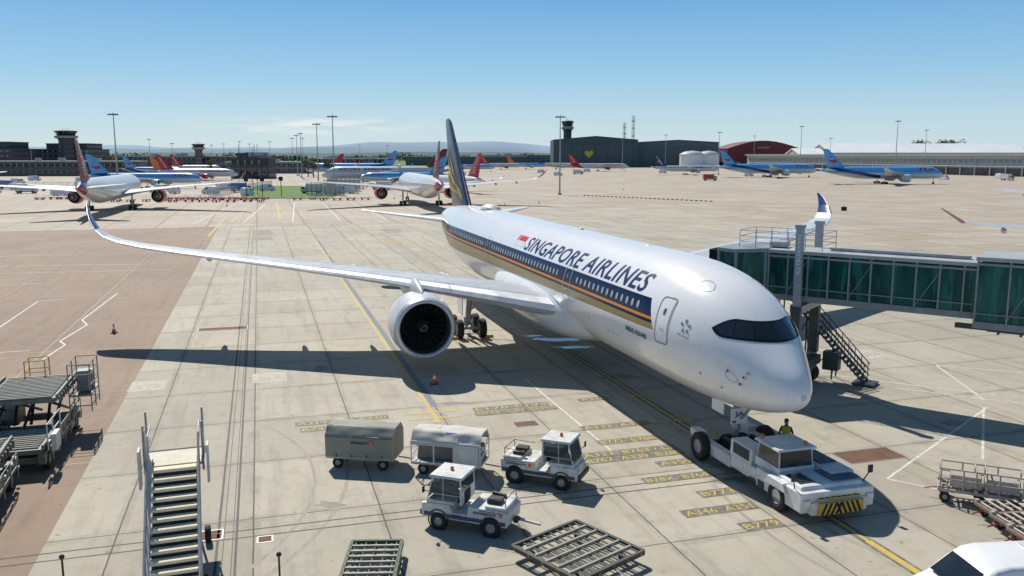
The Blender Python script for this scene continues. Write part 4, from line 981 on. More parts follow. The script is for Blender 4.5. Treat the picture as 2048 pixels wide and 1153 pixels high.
part('cradle',mb,DARK,PT,.02)
mb=MB()
for i in range(9): mb.box((.75+i*.16,1.54,1.36),(.07,.03,.45))
for i in range(6): mb.box((-2.9+i*.2,.95,1.345),(.1,.7,.03))
mb.box((1.5,1.53,.85),(1.6,.03,.25)); mb.box((-.6,1.66,.6),(.5,.03,.3)); mb.box((.2,1.62,.55),(.6,.04,.08))
part('vent_grille',mb,DARK,BD)
mb=MB(); mb.box((-2.4,-.75,1.36),(1.3,1.3,.05)); mb.box((-.6,-1.0,1.48),(1.6,.8,.06)); part('hood_panel',mb,mat('dark_blue_hood',(.05,.08,.12),.25,0,.1,2,coat=.4),BD,.02)
mb=MB(); cx,cy=-.55,.55
mb.box((cx,cy,1.30),(1.9,1.7,.35)); mb.box((cx,cy,2.17),(2.0,1.85,.09),top=(.95,.95))
for a in (-.9,.9):
    for b_ in (-.78,.78): mb.bar((cx+a,cy+b_,1.35),(cx+a*.88,cy+b_*.95,2.15),.06)
CB=part('cab',mb,PW,PT,.025)
CGL=mat('cab_glass',(.02,.03,.038),.05,0,.2,1,coat=.4)
for s in (-1,1):
    mb=MB(); mb.add([(cx-.86,cy+s*.79,1.48),(cx+.86,cy+s*.79,1.48),(cx+.78,cy+s*.75,2.12),(cx-.78,cy+s*.75,2.12)],[(0,1,2,3)]); part('cab_window',mb,CGL,CB)
    mb=MB(); mb.add([(cx+s*.9,cy-.74,1.48),(cx+s*.9,cy+.74,1.48),(cx+s*.81,cy+.7,2.12),(cx+s*.81,cy-.7,2.12)],[(0,1,2,3)]); part('cab_window',mb,CGL,CB)
mb=MB(); mb.box((cx-.05,cy+.86,1.0),(.7,.05,.8)); mb.box((cx-.05,cy+.9,1.0),(.06,.03,.3)); part('cab_door',mb,PW,CB,.02)
for bx_,by_ in ((.2,1.2),(-1.2,.0)):
    mb=MB(); mb.lathe([(0,.09),(.14,.08),(.18,.02)],(bx_,by_,2.21),'z',14); part('beacon',mb,ORANGE,CB)
for s in (1,-1):
    mb=MB(); mb.tube((-3.0,s*1.55,1.15),(-3.2,s*1.75,1.65),.025); mb.box((-3.2,s*1.75,1.7),(.06,.2,.3)); part('mirror',mb,DARK,PT)
mb=MB(); mb.box((-3.86,0,.62),(.12,2.0,.46)); B=part('bumper',mb,YELLOW,PT,.01)
mb=MB()
for i in range(-4,5):
    y=i*.22; sg=1 if i>0 else -1; mb.add([(-3.925,y-.06,.4),(-3.925,y+.06,.4),(-3.925,y+.06-sg*.22,.84),(-3.925,y-.06-sg*.22,.84)],[(0,1,2,3)])
part('hazard_stripes',mb,BLACK,B)
mb=MB(); mb.box((-3.4,0,.95),(.75,1.9,.04))
part('hazard_top',mb,YELLOW,BD)
mb=MB()
for i in range(-3,4):
    mb.add([(-3.75,i*.26-.06,.975),(-3.75,i*.26+.08,.975),(-3.05,i*.26+.08-(.28 if i>0 else -.28),.975),(-3.05,i*.26-.06-(.28 if i>0 else -.28),.975)],[(0,1,2,3)])
part('hazard_stripes',mb,BLACK,BD)
for s in (1,-1):
    mb=MB(); mb.box((-3.7,s*1.42,.85),(.12,.3,.22)); part('headlight',mb,ALU,PT,.02)
    for x,r in ((-1.85,.55),(4.9,.62)):
        mb=MB(); mb.wheel((x,s*(1.5 if x<0 else 1.72),r),r,.42,'y',0,1,28); part('wheel',mb,[BLACK,TYREHUB],PT)
    mb=MB(); mb.extr([(-2.65,.9),(-2.45,1.22),(-1.25,1.22),(-1.05,.9)],s*1.3,s*1.76); part('mudguard',mb,PW,PT,.02)
def squash(o):
    for ch in o.children:
        if ch.type=='MESH':
            vs=ch.data.vertices; f=lambda x:4.75+(x-4.75)*.84
            if ch.name.startswith('wheel'):
                cx_=sum(v.co.x for v in vs)/len(vs); cy_=sum(v.co.y for v in vs)/len(vs)
                for v in vs: v.co.x+=f(cx_)-cx_; v.co.y+=cy_*-.06
            else:
                for v in vs: v.co.x=f(v.co.x); v.co.y*=.94
        squash(ch)
squash(PT)
def person(X,Y,rz):
    T=thing('person','ground crew member in yellow high-visibility vest and dark cap','person',(X,Y,0),rz)
    J_=[((0,0,.98),.15),((0,0,1.18),.14),((0,0,1.38),.165),((0,0,1.5),.08),((0,.01,1.58),.065),
       ((.19,0,1.43),.065),((.27,.02,1.2),.048),((.22,.2,1.05),.038),((.18,.27,1.03),.03),
       ((-.19,0,1.43),.065),((-.28,-.02,1.2),.048),((-.27,.06,.95),.038),((-.26,.09,.87),.03),
       ((.1,0,.92),.1),((.12,.02,.5),.07),((.12,-.02,.09),.05),((.13,.14,.04),.045),
       ((-.1,0,.92),.1),((-.12,.02,.5),.07),((-.12,-.02,.09),.05),((-.13,.14,.04),.045),((0,.02,1.66),.1),((0,.01,1.75),.09)]
    E=[(0,1),(1,2),(2,3),(3,4),(2,5),(5,6),(6,7),(7,8),(2,9),(9,10),(10,11),(11,12),(0,13),(13,14),(14,15),(15,16),(0,17),(17,18),(18,19),(19,20),(4,21),(21,22)]
    me=bpy.data.meshes.new('body'); me.from_pydata([j[0] for j in J_],E,[]); o=bpy.data.objects.new('body',me); link(o,T)
    me.materials.append(mat('workwear_navy',(.03,.035,.06),.8)); md=o.modifiers.new('s','SKIN'); o.modifiers.new('ss','SUBSURF').levels=2; o.modifiers['ss'].render_levels=2
    for i,j in enumerate(J_): me.skin_vertices[0].data[i].radius=(j[1],j[1])
    me.skin_vertices[0].data[0].use_root=True
    mb=MB(); mb.loft([[(rx*cos(a),ry*sin(a),z) for a in [2*pi*i/20 for i in range(20)]] for z,rx,ry in ((1.0,.2,.15),(1.15,.19,.15),(1.35,.225,.165),(1.46,.19,.13),(1.5,.1,.09))],0,True,False)
    mb.loft([[((rx)*cos(a),(ry)*sin(a),z) for a in [2*pi*i/20 for i in range(20)]] for z,rx,ry in ((1.1,.199,.156),(1.16,.198,.158))],1,True,False)
    part('high_visibility_vest',mb,[mat('hivis_yellow',(.42,.45,.06),.7),LGREY],T)
    SK=mat('skin',(.5,.3,.22),.5); mb=MB(); mb.loft([[(.082*r*cos(a),.02+.098*r*sin(a),z) for a in [2*pi*i/18 for i in range(18)]] for z,r in ((1.55,.5),(1.58,.78),(1.64,1.0),(1.7,1.04),(1.76,.95),(1.8,.6),(1.815,.1))],0)
    mb.loft([[(.016*r*cos(a),y,1.665+.03*r*sin(a)) for a in [2*pi*i/8 for i in range(8)]] for y,r in ((.1,1),(.14,.5))],0)
    for s in (-1,1): mb.box((s*.085,.02,1.665),(.015,.04,.06)); mb.box((s*.03,.119,1.69),(.02,.006,.01),1)
    mb.box((0,.116,1.605),(.05,.008,.01),1)
    part('head',mb,[SK,BLACK],T)
    for s in (1,-1):
        mb=MB(); bx=(.18,.3,1.02) if s>0 else (-.26,.1,.83)
        mb.box(bx,(.035,.08,.07) if s>0 else (.035,.07,.09))
        for k in range(4): a=Vector(bx)+Vector((0,-.03+.02*k if s<0 else .04,-.045 if s<0 else -.03+.02*k)); mb.tube(a,a+Vector((0,.01,-.06-.008*(k%2)) if s<0 else (0,.055,-.02)),.009,.007,6)
        a=Vector(bx); mb.tube(a,a+Vector((-s*.03,.05,-.02)),.011,.009,6)
        part('hand',mb,SK,T)
    mb=MB(); mb.lathe([(1.73,.098),(1.78,.095),(1.825,.06),(1.835,.01)],(0,.02,0),'z',18); mb.poly([(-.07,.09),(.07,.09),(.05,.18),(-.05,.18)],1.735,1.75); part('cap',mb,BLACK,T)
px,py=W(3.9,-2.0); person(px,py,R(150))
# ============================================================ BAGGAGE TUGS & CARTS
SWT=mat('dark_lettering',(.02,.02,.03),.5)
def bag_tug(label,X,Y,rz):
    T=thing('baggage_tractor',label,'baggage tractor',(X,Y,0),rz,'white baggage tractors on the apron')
    P=mat('tractor_white',(.70,.70,.66),.45,0,.15,2.5,dirt=.5)
    mb=MB(); mb.extr([(-1.6,.42),(1.65,.42),(1.68,.62),(1.6,.95),(.55,.98),(.5,.7),(-.1,.7),(-.15,1.02),(-1.55,1.0),(-1.65,.9)],-.7,.7)
    mb.box((-1.15,0,1.06),(.8,1.3,.12)); mb.box((.95,0,1.02),(1.1,1.34,.12)); BDY=part('body',mb,P,T,.04)
    mb=MB()
    for s in (-1,1): mb.box((0,s*.705,.56),(3.1,.02,.14))
    part('side_stripe',mb,mat('stripe_dark',(.05,.07,.12),.5),BDY)
    mb=MB()
    for s in (-1,1):
        flat_text(mb,'swissport',(-1.35 if s<0 else -.35,s*.715,.76),(1 if s<0 else -1,0,0),(0,0,1),.85,.15,0,0,.02)
        mb.box(((-.35 if s<0 else -1.38),s*.712,.85),(.12,.01,.14),1)
    part('lettering',mb,[SWT,ORANGE],BDY)
    mb=MB()
    for s in (-1,1):
        mb.box((-1.0,s*.706,.93),(.9,.012,.02)); mb.box((.3,s*.706,.62),(.35,.03,.05)); mb.box((-1.55,s*.5,.75),(.12,.14,.12))
        for x in (-1.0,1.0): mb.lathe([(-.006,.41),(.006,.41),(.006,.36),(-.006,.36)],(x,s*.708,.36),'y',20)
    part('trim',mb,DARK,BDY)
    mb=MB(); x0,x1=.15,1.45
    for s in (-1,1):
        mb.bar((x1,s*.62,1.05),(x1-.2,s*.6,1.92),.045); mb.bar((x0,s*.62,1.0),(x0+.02,s*.6,1.92),.05); mb.bar((x0+.02,s*.6,1.9),(x1-.2,s*.6,1.92),.045); mb.bar((x0,s*.62,1.3),(x1-.05,s*.62,1.3),.03); mb.bar((.85,s*.62,1.05),(.83,s*.6,1.92),.03)
    mb.box(((x0+x1)/2-.08,0,1.96),(1.3,1.36,.09),top=(.94,.94)); mb.box((x0+.02,0,1.2),(.05,1.25,.5)); C=part('cab',mb,P,T,.02)
    CG_=mat('clear_cab_glass',(.06,.085,.095),.06,0,.3,1,coat=.7)
    mb=MB(); mb.add([(x1-.005,-.58,1.1),(x1-.005,.58,1.1),(x1-.2,.56,1.88),(x1-.2,-.56,1.88)],[(0,1,2,3)]); part('windscreen',mb,CG_,C)
    for s in (-1,1): mb=MB(); mb.add([(x0+.08,s*.615,1.32),(x1-.1,s*.615,1.32),(x1-.25,s*.595,1.86),(x0+.08,s*.595,1.86)],[(0,1,2,3)]); part('cab_window',mb,CG_,C)
    mb=MB(); mb.add([(x0,-.55,1.45),(x0,.55,1.45),(x0+.02,.55,1.86),(x0+.02,-.55,1.86)],[(0,1,2,3)])
    part('cab_window',mb,CG_,C)
    mb=MB(); mb.lathe([(0,.07),(.12,.06),(.15,.01)],(.75,0,2.0),'z',12); part('beacon',mb,ORANGE,C)
    for s in (-1,1):
        mb=MB(); mb.tube((1.4,s*.62,1.35),(1.5,s*.82,1.45),.015); mb.box((1.5,s*.84,1.5),(.04,.14,.22)); part('mirror',mb,BLACK,C)
    mb=MB(); mb.box((.35,.05,.98),(.45,.5,.12)); mb.box((.17,.05,1.2),(.1,.5,.4)); mb.tube((1.05,.1,1.1),(.85,.1,1.28),.02); part('seat',mb,BLACK,T,.03)
    mb=MB(); mb.bar((-1.5,-.55,1.12),(-1.5,-.55,1.4),.025); mb.bar((-1.5,.55,1.12),(-1.5,.55,1.4),.025); mb.bar((-1.5,-.55,1.4),(-1.5,.55,1.4),.025); mb.bar((-1.5,-.55,1.4),(-.6,-.6,1.35),.02); mb.bar((-1.5,.55,1.4),(-.6,.6,1.35),.02)
    mb.box((-1.0,.2,1.2),(.5,.4,.16)); mb.tube((-1.2,-.3,1.16),(-.7,-.35,1.2),.1); part('rear_deck_rail',mb,DARK,T)
    mb=MB(); mb.box((-1.72,0,.5),(.16,.3,.16)); mb.box((1.7,0,.55),(.1,1.3,.2)); mb.box((-.3,0,.38),(2.2,.9,.18)); part('chassis',mb,DARK,T,.02)
    for s in (-1,1):
        mb=MB(); mb.tube((1.62,s*.48,.78),(1.70,s*.48,.78),.1,n=14); part('headlight',mb,ALU,T)
        for x,r in ((1.0,.32),(-1.0,.36)): mb=MB(); mb.wheel((x,s*.64,r),r,.24,'y',0,1,20); part('wheel',mb,[BLACK,TYREHUB],T)
    return T
bag_tug('white baggage tractor with glazed cab coupled to covered carts',1.3,33.4,R(-22))
bag_tug('white baggage tractor coupled to an empty pallet dolly',-1.45,29.1,R(160))
def bag_cart(label,X,Y,rz,open_=False):
    T=thing('baggage_cart',label,'baggage cart',(X,Y,0),rz,'covered baggage carts')
    mb=MB(); mb.box((0,0,.5),(3.0,1.5,.1)); mb.box((0,.5,.42),(2.9,.08,.12)); mb.box((0,-.5,.42),(2.9,.08,.12)); mb.bar((1.5,0,.42),(2.45,0,.32),.05); mb.box((2.45,0,.32),(.12,.14,.08)); mb.tube((-1,-.6,.24),(-1,.6,.24),.04); mb.tube((1,-.6,.24),(1,.6,.24),.04); mb.box((1,0,.36),(.3,.9,.14))
    part('chassis',mb,STEEL,T,.01)
    for x in (-1,1):
        for s in (-1,1): mb=MB(); mb.wheel((x,s*.62,.24),.24,.14,'y',0,1,18); part('wheel',mb,[BLACK,TYREHUB],T)
    prof=[(-.75,.55),(-.75,1.45),(-.42,1.8),(.42,1.8),(.75,1.45),(.75,.55)]
    mb=MB(); r=.03
    for x in ((-1.48,1.48) if not open_ else (-1.48,-.5,.5,1.48)):
        for a,b in zip(prof[:-1],prof[1:]): mb.tube((x,a[0],a[1]),(x,b[0],b[1]),r,n=6)
    for y,z in prof: mb.tube((-1.48,y,z),(1.48,y,z),r,n=6)
    if open_:
        for x in (-1.48,1.48):
            for z in (.85,1.15): mb.tube((x,-.75,z),(x,.75,z),.02,n=6)
            mb.tube((x,-.75,.55),(x,.75,1.45),.02,n=6); mb.tube((x,.75,.55),(x,-.75,1.45),.02,n=6)
    part('frame',mb,WHITE if open_ else STEEL,T)
    def cloth(pts,nx,mb,seed,amp,x0=-1.5,x1=1.5):
        rr=random.Random(seed); segs=[]
        for a,b in zip(pts[:-1],pts[1:]):
            k=5
            for i in range(k): segs.append((a[0]+(b[0]-a[0])*i/k,a[1]+(b[1]-a[1])*i/k))
        segs.append(pts[-1]); vs=[]
        ph=[rr.uniform(0,6) for _ in range(4)]
        for i in range(nx+1):
            x=x0+(x1-x0)*i/nx
            for j,(y,z) in enumerate(segs):
                w=amp*(.6*sin(x*2.3+ph[0]+j*.5)+.4*sin(x*5.1+ph[1]-j*.8)+.4*sin(j*1.4+ph[2]+x*2))
                n=Vector((y,z-1.2)).normalized(); vs.append((x,y+n.x*(.035+w),z+n.y*(.035+w)))
        K=len(segs); mb.add(vs,[(i*K+j,i*K+j+1,(i+1)*K+j+1,(i+1)*K+j) for i in range(nx) for j in range(K-1)],0,True)
    mb=MB()
    if not open_:
        cloth(prof,28,mb,1,.014)
        for x in (-1.5,1.5): mb.add([(x,y,z) for y,z in prof],[tuple(range(6))])
        CL=part('canvas_cover',mb,TARP,T)
        mb=MB(); flat_text(mb,'swissport',(-.35,-.83,1.12),(1,0,0),(0,0,1),.75,.16,0,0,.02); mb.box((.55,-.83,1.22),(.14,.01,.16),1); part('lettering',mb,[SWT,ORANGE],CL)
        mb=MB()
        for x in (-1.0,-.33,.33,1.0): mb.box((x,-.81,.62),(.03,.015,.12))
        mb.box((0,-.815,1.44),(2.9,.012,.03)); part('strap',mb,DARK,CL)
    else:
        cloth([(-.77,1.3)]+prof[1:5]+[(.77,1.3)],28,mb,2,.03); part('canvas_cover',mb,LTARP,T)
        mb=MB(); cloth([(-.79,1.4),(-.80,.62)],10,mb,6,.04,.35,1.45); part('side_curtain',mb,mat('white_curtain',(.7,.69,.65),.7,0,.1,2,dirt=.2),T)
        mb=MB()
        mb.box((0,.2,.85),(2.8,1.0,.6),top=(.96,.9)); part('load',mb,mat('cart_load_grey',(.24,.23,.22),.8,0,.3,3),T,.05)
    return T
bag_cart('closed olive canvas baggage cart behind another cart',-6.35,35.35,R(-9))
bag_cart('white framed baggage cart with loose pale cover',-2.6,34.55,R(-13),True)
# ============================================================ DOLLIES
ROLL=mat('dull_roller_steel',(.15,.15,.13),.6,.2,.25,5,dirt=.4)
def pallet_dolly(label,X,Y,rz,L=3.2,Wd=3.0,nb=5,fr=(.085,.08,.07)):
    T=thing('pallet_dolly',label,'pallet dolly',(X,Y,0),rz,'empty pallet dollies')
    mb=MB()
    for s in (-1,1): mb.box((0,s*Wd/2,.42),(L,.12,.16)); mb.box((s*L/2,0,.42),(.12,Wd,.16))
    for i in range(1,nb): mb.box((-L/2+L*i/nb,0,.44),(.09,Wd,.12),1)
    for i in (-1,0,1): mb.box((0,i*Wd*.3,.37),(L,.1,.1))
    F=part('frame',mb,[mat('dolly_frame_%d'%int(fr[1]*1000),fr,.6,.2,.2,3,dirt=.5),mat('dolly_rib_pale',(.36,.35,.31),.55,.1,.2,3,dirt=.5)],T,.01)
    mb=MB(); n=int(Wd/.28)
    for k in range(nb):
        x0=-L/2+L*k/nb+.1; x1=-L/2+L*(k+1)/nb-.1
        for j in range(n):
            y=-Wd/2+.16+j*(Wd-.3)/(n-1); mb.tube((x0,y,.44),(x1,y,.44),.03,n=6)
    part('roller_deck',mb,ROLL,F)
    mb=MB()
    for s in (-1,1):
        for i in range(5): mb.box((s*(L/2+.02),-Wd/2+.2+i*(Wd-.4)/4,.42),(.1,.12,.12)); mb.box((-L/2+.2+i*(L-.4)/4,s*(Wd/2+.02),.42),(.12,.1,.12))
    part('corner_stop',mb,mat('dull_yellow',(.25,.19,.07),.6,0,.2,3,dirt=.5),F)
    mb=MB(); mb.bar((-L/2,0,.36),(-L/2-1.1,0,.3),.05); mb.tube((-L/2-1.1,0,.3),(-L/2-1.2,0,.3),.09,n=10); part('drawbar',mb,STEEL,T)
    for x in (-L*.33,L*.33):
        for s in (-1,1): mb=MB(); mb.wheel((x,s*(Wd*.36),.17),.17,.12,'y',0,1,14); part('wheel',mb,[BLACK,TYREHUB],T)
    return T
pallet_dolly('square empty roller pallet dolly coupled to baggage tractor',2.15,26.35,R(131),3.1,3.0,6)
pallet_dolly('greenish empty pallet dolly standing on concrete',-4.45,25.2,R(92),3.4,1.65,9,(.07,.10,.045))
pallet_dolly('empty pallet dolly by the terminal wall',3.2,23.0,R(100),2.2,3.0)
mb=MB(); mb.bar((0.1,28.9,.45),(.95,28.35,.4),.05); mb.tube((.3,28.7,.42),(1.0,28.3,.4),.05); tag(part('towbar',mb,DWHITE),'short pale towbar lying between tractor and dolly','towbar')
# ============================================================ MOBILE STAIRS
def stairs():
    T=thing('passenger_stairs','mobile passenger stairs with cream treads and high side rails','passenger stairs',(-9.85,23.15,0),R(19))
    n=14; run,rise=4.1/n,3.05/n
    mb=MB()
    for i in range(n): mb.box((0,run*(i+.4),rise*(i+1)),(1.36,run*.85,.035)); mb.box((0,run*i-.03,rise*(i+.82)),(1.36,.03,.1),0)
    part('steps',mb,mat('worn_step_tread',(.92,.80,.58),.75,0,.08,4,dirt=.1),T)
    mb=MB()
    mb.add([(-.66,-.02,-.05),(.66,-.02,-.05),(.66,4.1,2.92),(-.66,4.1,2.92),(-.66,-.02,-.09+.02),(.66,-.02,-.07),(.66,4.1,2.88),(-.66,4.1,2.88)],[(0,1,2,3),(7,6,5,4)])
    part('under_panel',mb,mat('under_panel_dark',(.10,.095,.085),.8),T)
    mb=MB()
    for s in (-1,1):
        mb.add([(s*.70,-.1,0),(s*.70,4.15,3.02),(s*.70,4.15,3.32),(s*.70,-.1,.30),(s*.80,-.1,0),(s*.80,4.15,3.02),(s*.80,4.15,3.32),(s*.80,-.1,.30)],[(0,1,2,3),(7,6,5,4),(0,4,5,1),(1,5,6,2),(2,6,7,3),(3,7,4,0)])
    part('stringer',mb,DWHITE,T,.01)
    for s in (-1,1):
        mb=MB()
        for k,r in ((1.05,.038),(.7,.022)): mb.tube((s*.78,0,k),(s*.78,4.1,3.05+k),r,n=8); mb.tube((s*.78,4.1,3.05+k),(s*.78,5.4,3.05+k),r,n=8)
        for i in range(7): y=.2+i*.65; mb.tube((s*.78,y,y/4.1*3.05),(s*.78,y,y/4.1*3.05+1.05),.024,n=6)
        mb.bar((s*.9,4.1,2.8),(s*.9,4.1,4.5),.05); mb.bar((s*.9,5.4,3.0),(s*.9,5.4,4.6),.05); mb.tube((s*.9,4.1,4.45),(s*.9,5.4,4.1),.03)
        part('handrail',mb,STEEL,T)
        mb=MB(); mb.box((s*.92,4.5,3.65),(.05,.75,.95)); mb.box((s*1.05,4.0,3.1),(.08,.5,1.3)); part('side_panel',mb,DWHITE,T,.02)
    mb=MB(); mb.box((0,4.85,3.05),(1.8,1.5,.1)); mb.box((0,5.62,3.0),(1.9,.12,.22),1); part('platform',mb,[mat('platform_tread',(.66,.61,.49),.7,.0,.2,4,dirt=.2),BLACK],T)
    mb=MB()
    for s in (-1,1):
        mb.bar((s*.6,.4,.25),(s*.6,5.2,.35),.08); mb.bar((s*.6,4.8,.3),(s*.6,2.6,1.7),.05); mb.bar((s*.6,5.2,.3),(s*.6,5.2,2.9),.06)
        mb.bar((s*.6,1.0,.25),(s*1.1,1.0,.12),.06); mb.bar((s*1.1,1.0,0),(s*1.1,1.0,.5),.05)
    mb.bar((-.6,5.2,.4),(.6,5.2,.4),.06); part('undercarriage',mb,DARK,T)
    for y in (.9,4.6):
        for s in (-1,1): mb=MB(); mb.wheel((s*.9,y,.3),.3,.2,'x',0,1,18); part('wheel',mb,[BLACK,TYREHUB],T)
stairs()
for X,Y,h in ((-7.07,24.3,1.28),(-13.6,24.2,1.25)):
    T=thing('bollard','slim steel post with round cap','bollard',(X,Y,0),0,'slim steel posts'); mb=MB(); mb.tube((0,0,0),(0,0,h-.08),.035,.03,10); part('post',mb,DARK,T)
    mb=MB(); mb.lathe([(h-.1,.02),(h-.07,.07),(h-.02,.085),(h+.03,.06),(h+.05,.01)],(0,0,0),'z',14); part('cap',mb,DARK,T)
# ============================================================ CARGO LOADERS
def loader(label,X,Y,rz,zd=2.5,cage=True):
    T=thing('cargo_loader',label,'cargo loader',(X,Y,0),rz,'container loaders beside the stand')
    G=mat('loader_grey',(.20,.21,.18),.55,.2,.25,2,dirt=.6)
    mb=MB()
    for s in (-1,1): mb.box((0,s*1.45,.65),(7.2,.3,.5))
    for x in (-3.3,-1.2,1.2,3.3): mb.box((x,0,.55),(.3,2.8,.3))
    mb.box((2.6,1.1,1.0),(1.4,.8,.8)); mb.box((.4,-1.5,1.05),(1.6,.4,.5)); mb.box((-1.0,-1.62,1.1),(.7,.25,.6)); mb.box((1.9,-1.62,.95),(.9,.22,.4))
    part('chassis',mb,G,T,.02)
    mb=MB(); mb.box((1.5,0,zd),(4.2,3.0,.22)); mb.box((-2.2,0,1.0),(3.0,3.0,.2))
    for s in (-1,1): mb.box((1.5,s*1.55,zd+.16),(4.2,.1,.22)); mb.box((-2.2,s*1.55,1.16),(3.0,.1,.22))
    for i in range(9): mb.box((-.4+i*.47,-1.63,zd-.02),(.12,.08,.3))
    D=part('platform',mb,G,T,.02)
    mb=MB()
    for i in range(16): mb.tube((-.5+i*.265,-1.35,zd+.15),(-.5+i*.265,1.35,zd+.15),.045,n=8)
    for i in range(11): mb.tube((-3.5+i*.265,-1.35,1.13),(-3.5+i*.265,1.35,1.13),.045,n=8)
    part('rollers',mb,mat('pale_roller',(.42,.40,.33),.55,.1,.3,4,dirt=.45),D)
    mb=MB()
    for s in (-1,0,1):
        mb.bar((-.4,s*1.2,.9),(3.3,s*1.2,zd-.1),.1); mb.bar((3.3,s*1.2,.9),(-.4,s*1.2,zd-.1),.1); mb.bar((-3.4,s*1.2,.7),(-1.2,s*1.2,.95),.08)
        mb.tube((1.2,s*.7,.8),(2.4,s*.7,zd-.2),.07)
    for k in range(5): mb.tube((-3.4+k*.9,-1.66,.75),(-2.9+k*.9,-1.66,1.25),.025)
    part('scissor_lift',mb,DARK,T)
    # hoses, hydraulic boxes and lower rails along the visible side
    mb=MB(); r=random.Random(int(X*10))
    for k in range(14): x=r.uniform(-3.4,3.4); mb.box((x,-1.72,r.uniform(.6,1.3)),(r.uniform(.12,.45),.12,r.uniform(.1,.35)))
    for k in range(6): x=-3.3+k*1.2; mb.tube((x,-1.85,.5),(x,-1.85,1.5),.022,n=6)
    for z in (1.0,1.5): mb.tube((-3.3,-1.85,z),(2.7,-1.85,z),.022,n=6)
    part('side_fittings',mb,mat('fittings_pale',(.40,.40,.36),.5,.1,.4,2,dirt=.6),T)
    if cage:
        mb=MB(); y0,y1,x0,x1=-.2,.7,3.7,4.6
        for x in (x0,x1):
            for y in (y0,y1): mb.tube((x,y,zd-.8),(x,y,zd+.9),.028,n=6)
        for z in (-.2,.35,.9):
            for y in (y0,y1): mb.tube((x0,y,zd+z),(x1,y,zd+z),.025,n=6)
            for x in (x0,x1): mb.tube((x,y0,zd+z),(x,y1,zd+z),.025,n=6)
        mb.box(((x0+x1)/2,(y0+y1)/2,zd-.55),(1,1,.5)); part('operator_cage',mb,YELLOW,T)
        mb=MB(); y0,y1,x0,x1=-2.6,-1.65,1.4,3.4
        for x in (x0,(x0+x1)/2,x1):
            for y in (y0,y1): mb.tube((x,y,zd-1.2),(x,y,zd+1.1),.028,n=6)
        for z in (-.9,.1,.6,1.1):
            for y in (y0,y1): mb.tube((x0,y,zd+z),(x1,y,zd+z),.025,n=6)
            for x in (x0,x1): mb.tube((x,y0,zd+z),(x,y1,zd+z),.025,n=6)
        mb.box(((x0+x1)/2,(y0+y1)/2,zd-.4),(2,.95,.1)); mb.box((2.1,-2.2,zd+.2),(.6,.5,1.0)); mb.box((3.0,-2.3,zd+.1),(.4,.3,.8)); part('control_cabin',mb,mat('cabin_dull_steel',(.25,.26,.25),.5,.3,.2,3,dirt=.5),T)
    mb=MB()
    for x in (-3.6,-2.6,-1.2): mb.tube((x,-1.75,1.0),(x,-1.75,2.1),.03,n=6)
    for z in (1.6,2.1): mb.tube((-3.6,-1.75,z),(-1.2,-1.75,z),.03,n=6)
    mb.box((-3.1,-1.95,1.3),(.8,.2,.7)); part('guard_rail',mb,DWHITE,T)
    for x in (-2.9,2.7):
        for s in (-1,1): mb=MB(); mb.wheel((x,s*1.5,.42),.42,.3,'y',0,1,18); part('wheel',mb,[BLACK,TYREHUB],T)
loader('dirty grey scissor cargo loader with roller deck and yellow cage',-22.1,37.2,HD,2.35)
loader('grey cargo loader with raised roller platform',-20.6,29.4,HD+.05,1.7,False)
# ============================================================ ROLLER TROLLEYS
TRM=mat('trolley_brown',(.30,.22,.18),.6,.1,.2,3,dirt=.4); TRP=mat('trolley_pale',(.48,.43,.38),.55,.1,.2,3,dirt=.4)
def trolley(X,Y,rz,tall=False):
    T=thing('container_trolley','small white railed trolley cage beside empty trolleys' if tall else 'low dull roller trolley with reddish brown frame','trolley',(X,Y,0),rz,'row of roller trolleys')
    k=.62 if tall else 1
    mb=MB()
    for s in (-1,1): mb.box((0,s*.5,.5),(2.6*k,.08,.12)); mb.box((s*1.3*k,0,.5),(.1,1.05,.12))
    mb.box((0,0,.42),(2.6*k,.1,.12)); part('frame',mb,TRP if tall else TRM,T,.01)
    mb=MB()
    for i in range(8): mb.tube(((-1.15+i*.33)*k,-.44,.55),((-1.15+i*.33)*k,.44,.55),.045*k,n=8)
    part('rollers',mb,TRP,T)
    mb=MB()
    for s in (-1,1):
        for x in (-1.25*k,1.25*k): mb.box((x,s*.5,.6),(.14,.14,.1))
    part('corner_stop',mb,TRP,T)
    if tall:
        mb=MB(); e=1.25*k
        for x in (-e,0,e):
            for s in (-1,1): mb.tube((x,s*.5,.5),(x,s*.5,1.35),.03,n=6)
        for z in (.95,1.35):
            for s in (-1,1): mb.tube((-e,s*.5,z),(e,s*.5,z),.03,n=6)
            for x in (-e,e): mb.tube((x,-.5,z),(x,.5,z),.03,n=6)
        mb.box((.1,0,.85),(1.1,.7,.45),top=(.95,.9)); part('cage',mb,TRP,T)
    for x in (-.95*k,.95*k):
        for s in (-1,1): mb=MB(); mb.wheel((x,s*.42,.2),.2,.13,'y',0,1,14); part('wheel',mb,[BLACK,TYREHUB],T)
    mb=MB(); mb.bar((-1.3*k,0,.42),(-1.3*k-.5,0,.3),.035); part('drawbar',mb,RED,T)
    return T
trolley(17.4,31.4,R(-25),True); trolley(18.5,30.9,R(-25),True)
t0=trolley(18.5,29.6,R(6))
for i in range(1,6): copy_thing(t0,(18.5-.03*i,29.6-1.13*i*.95,0),R(6+i))
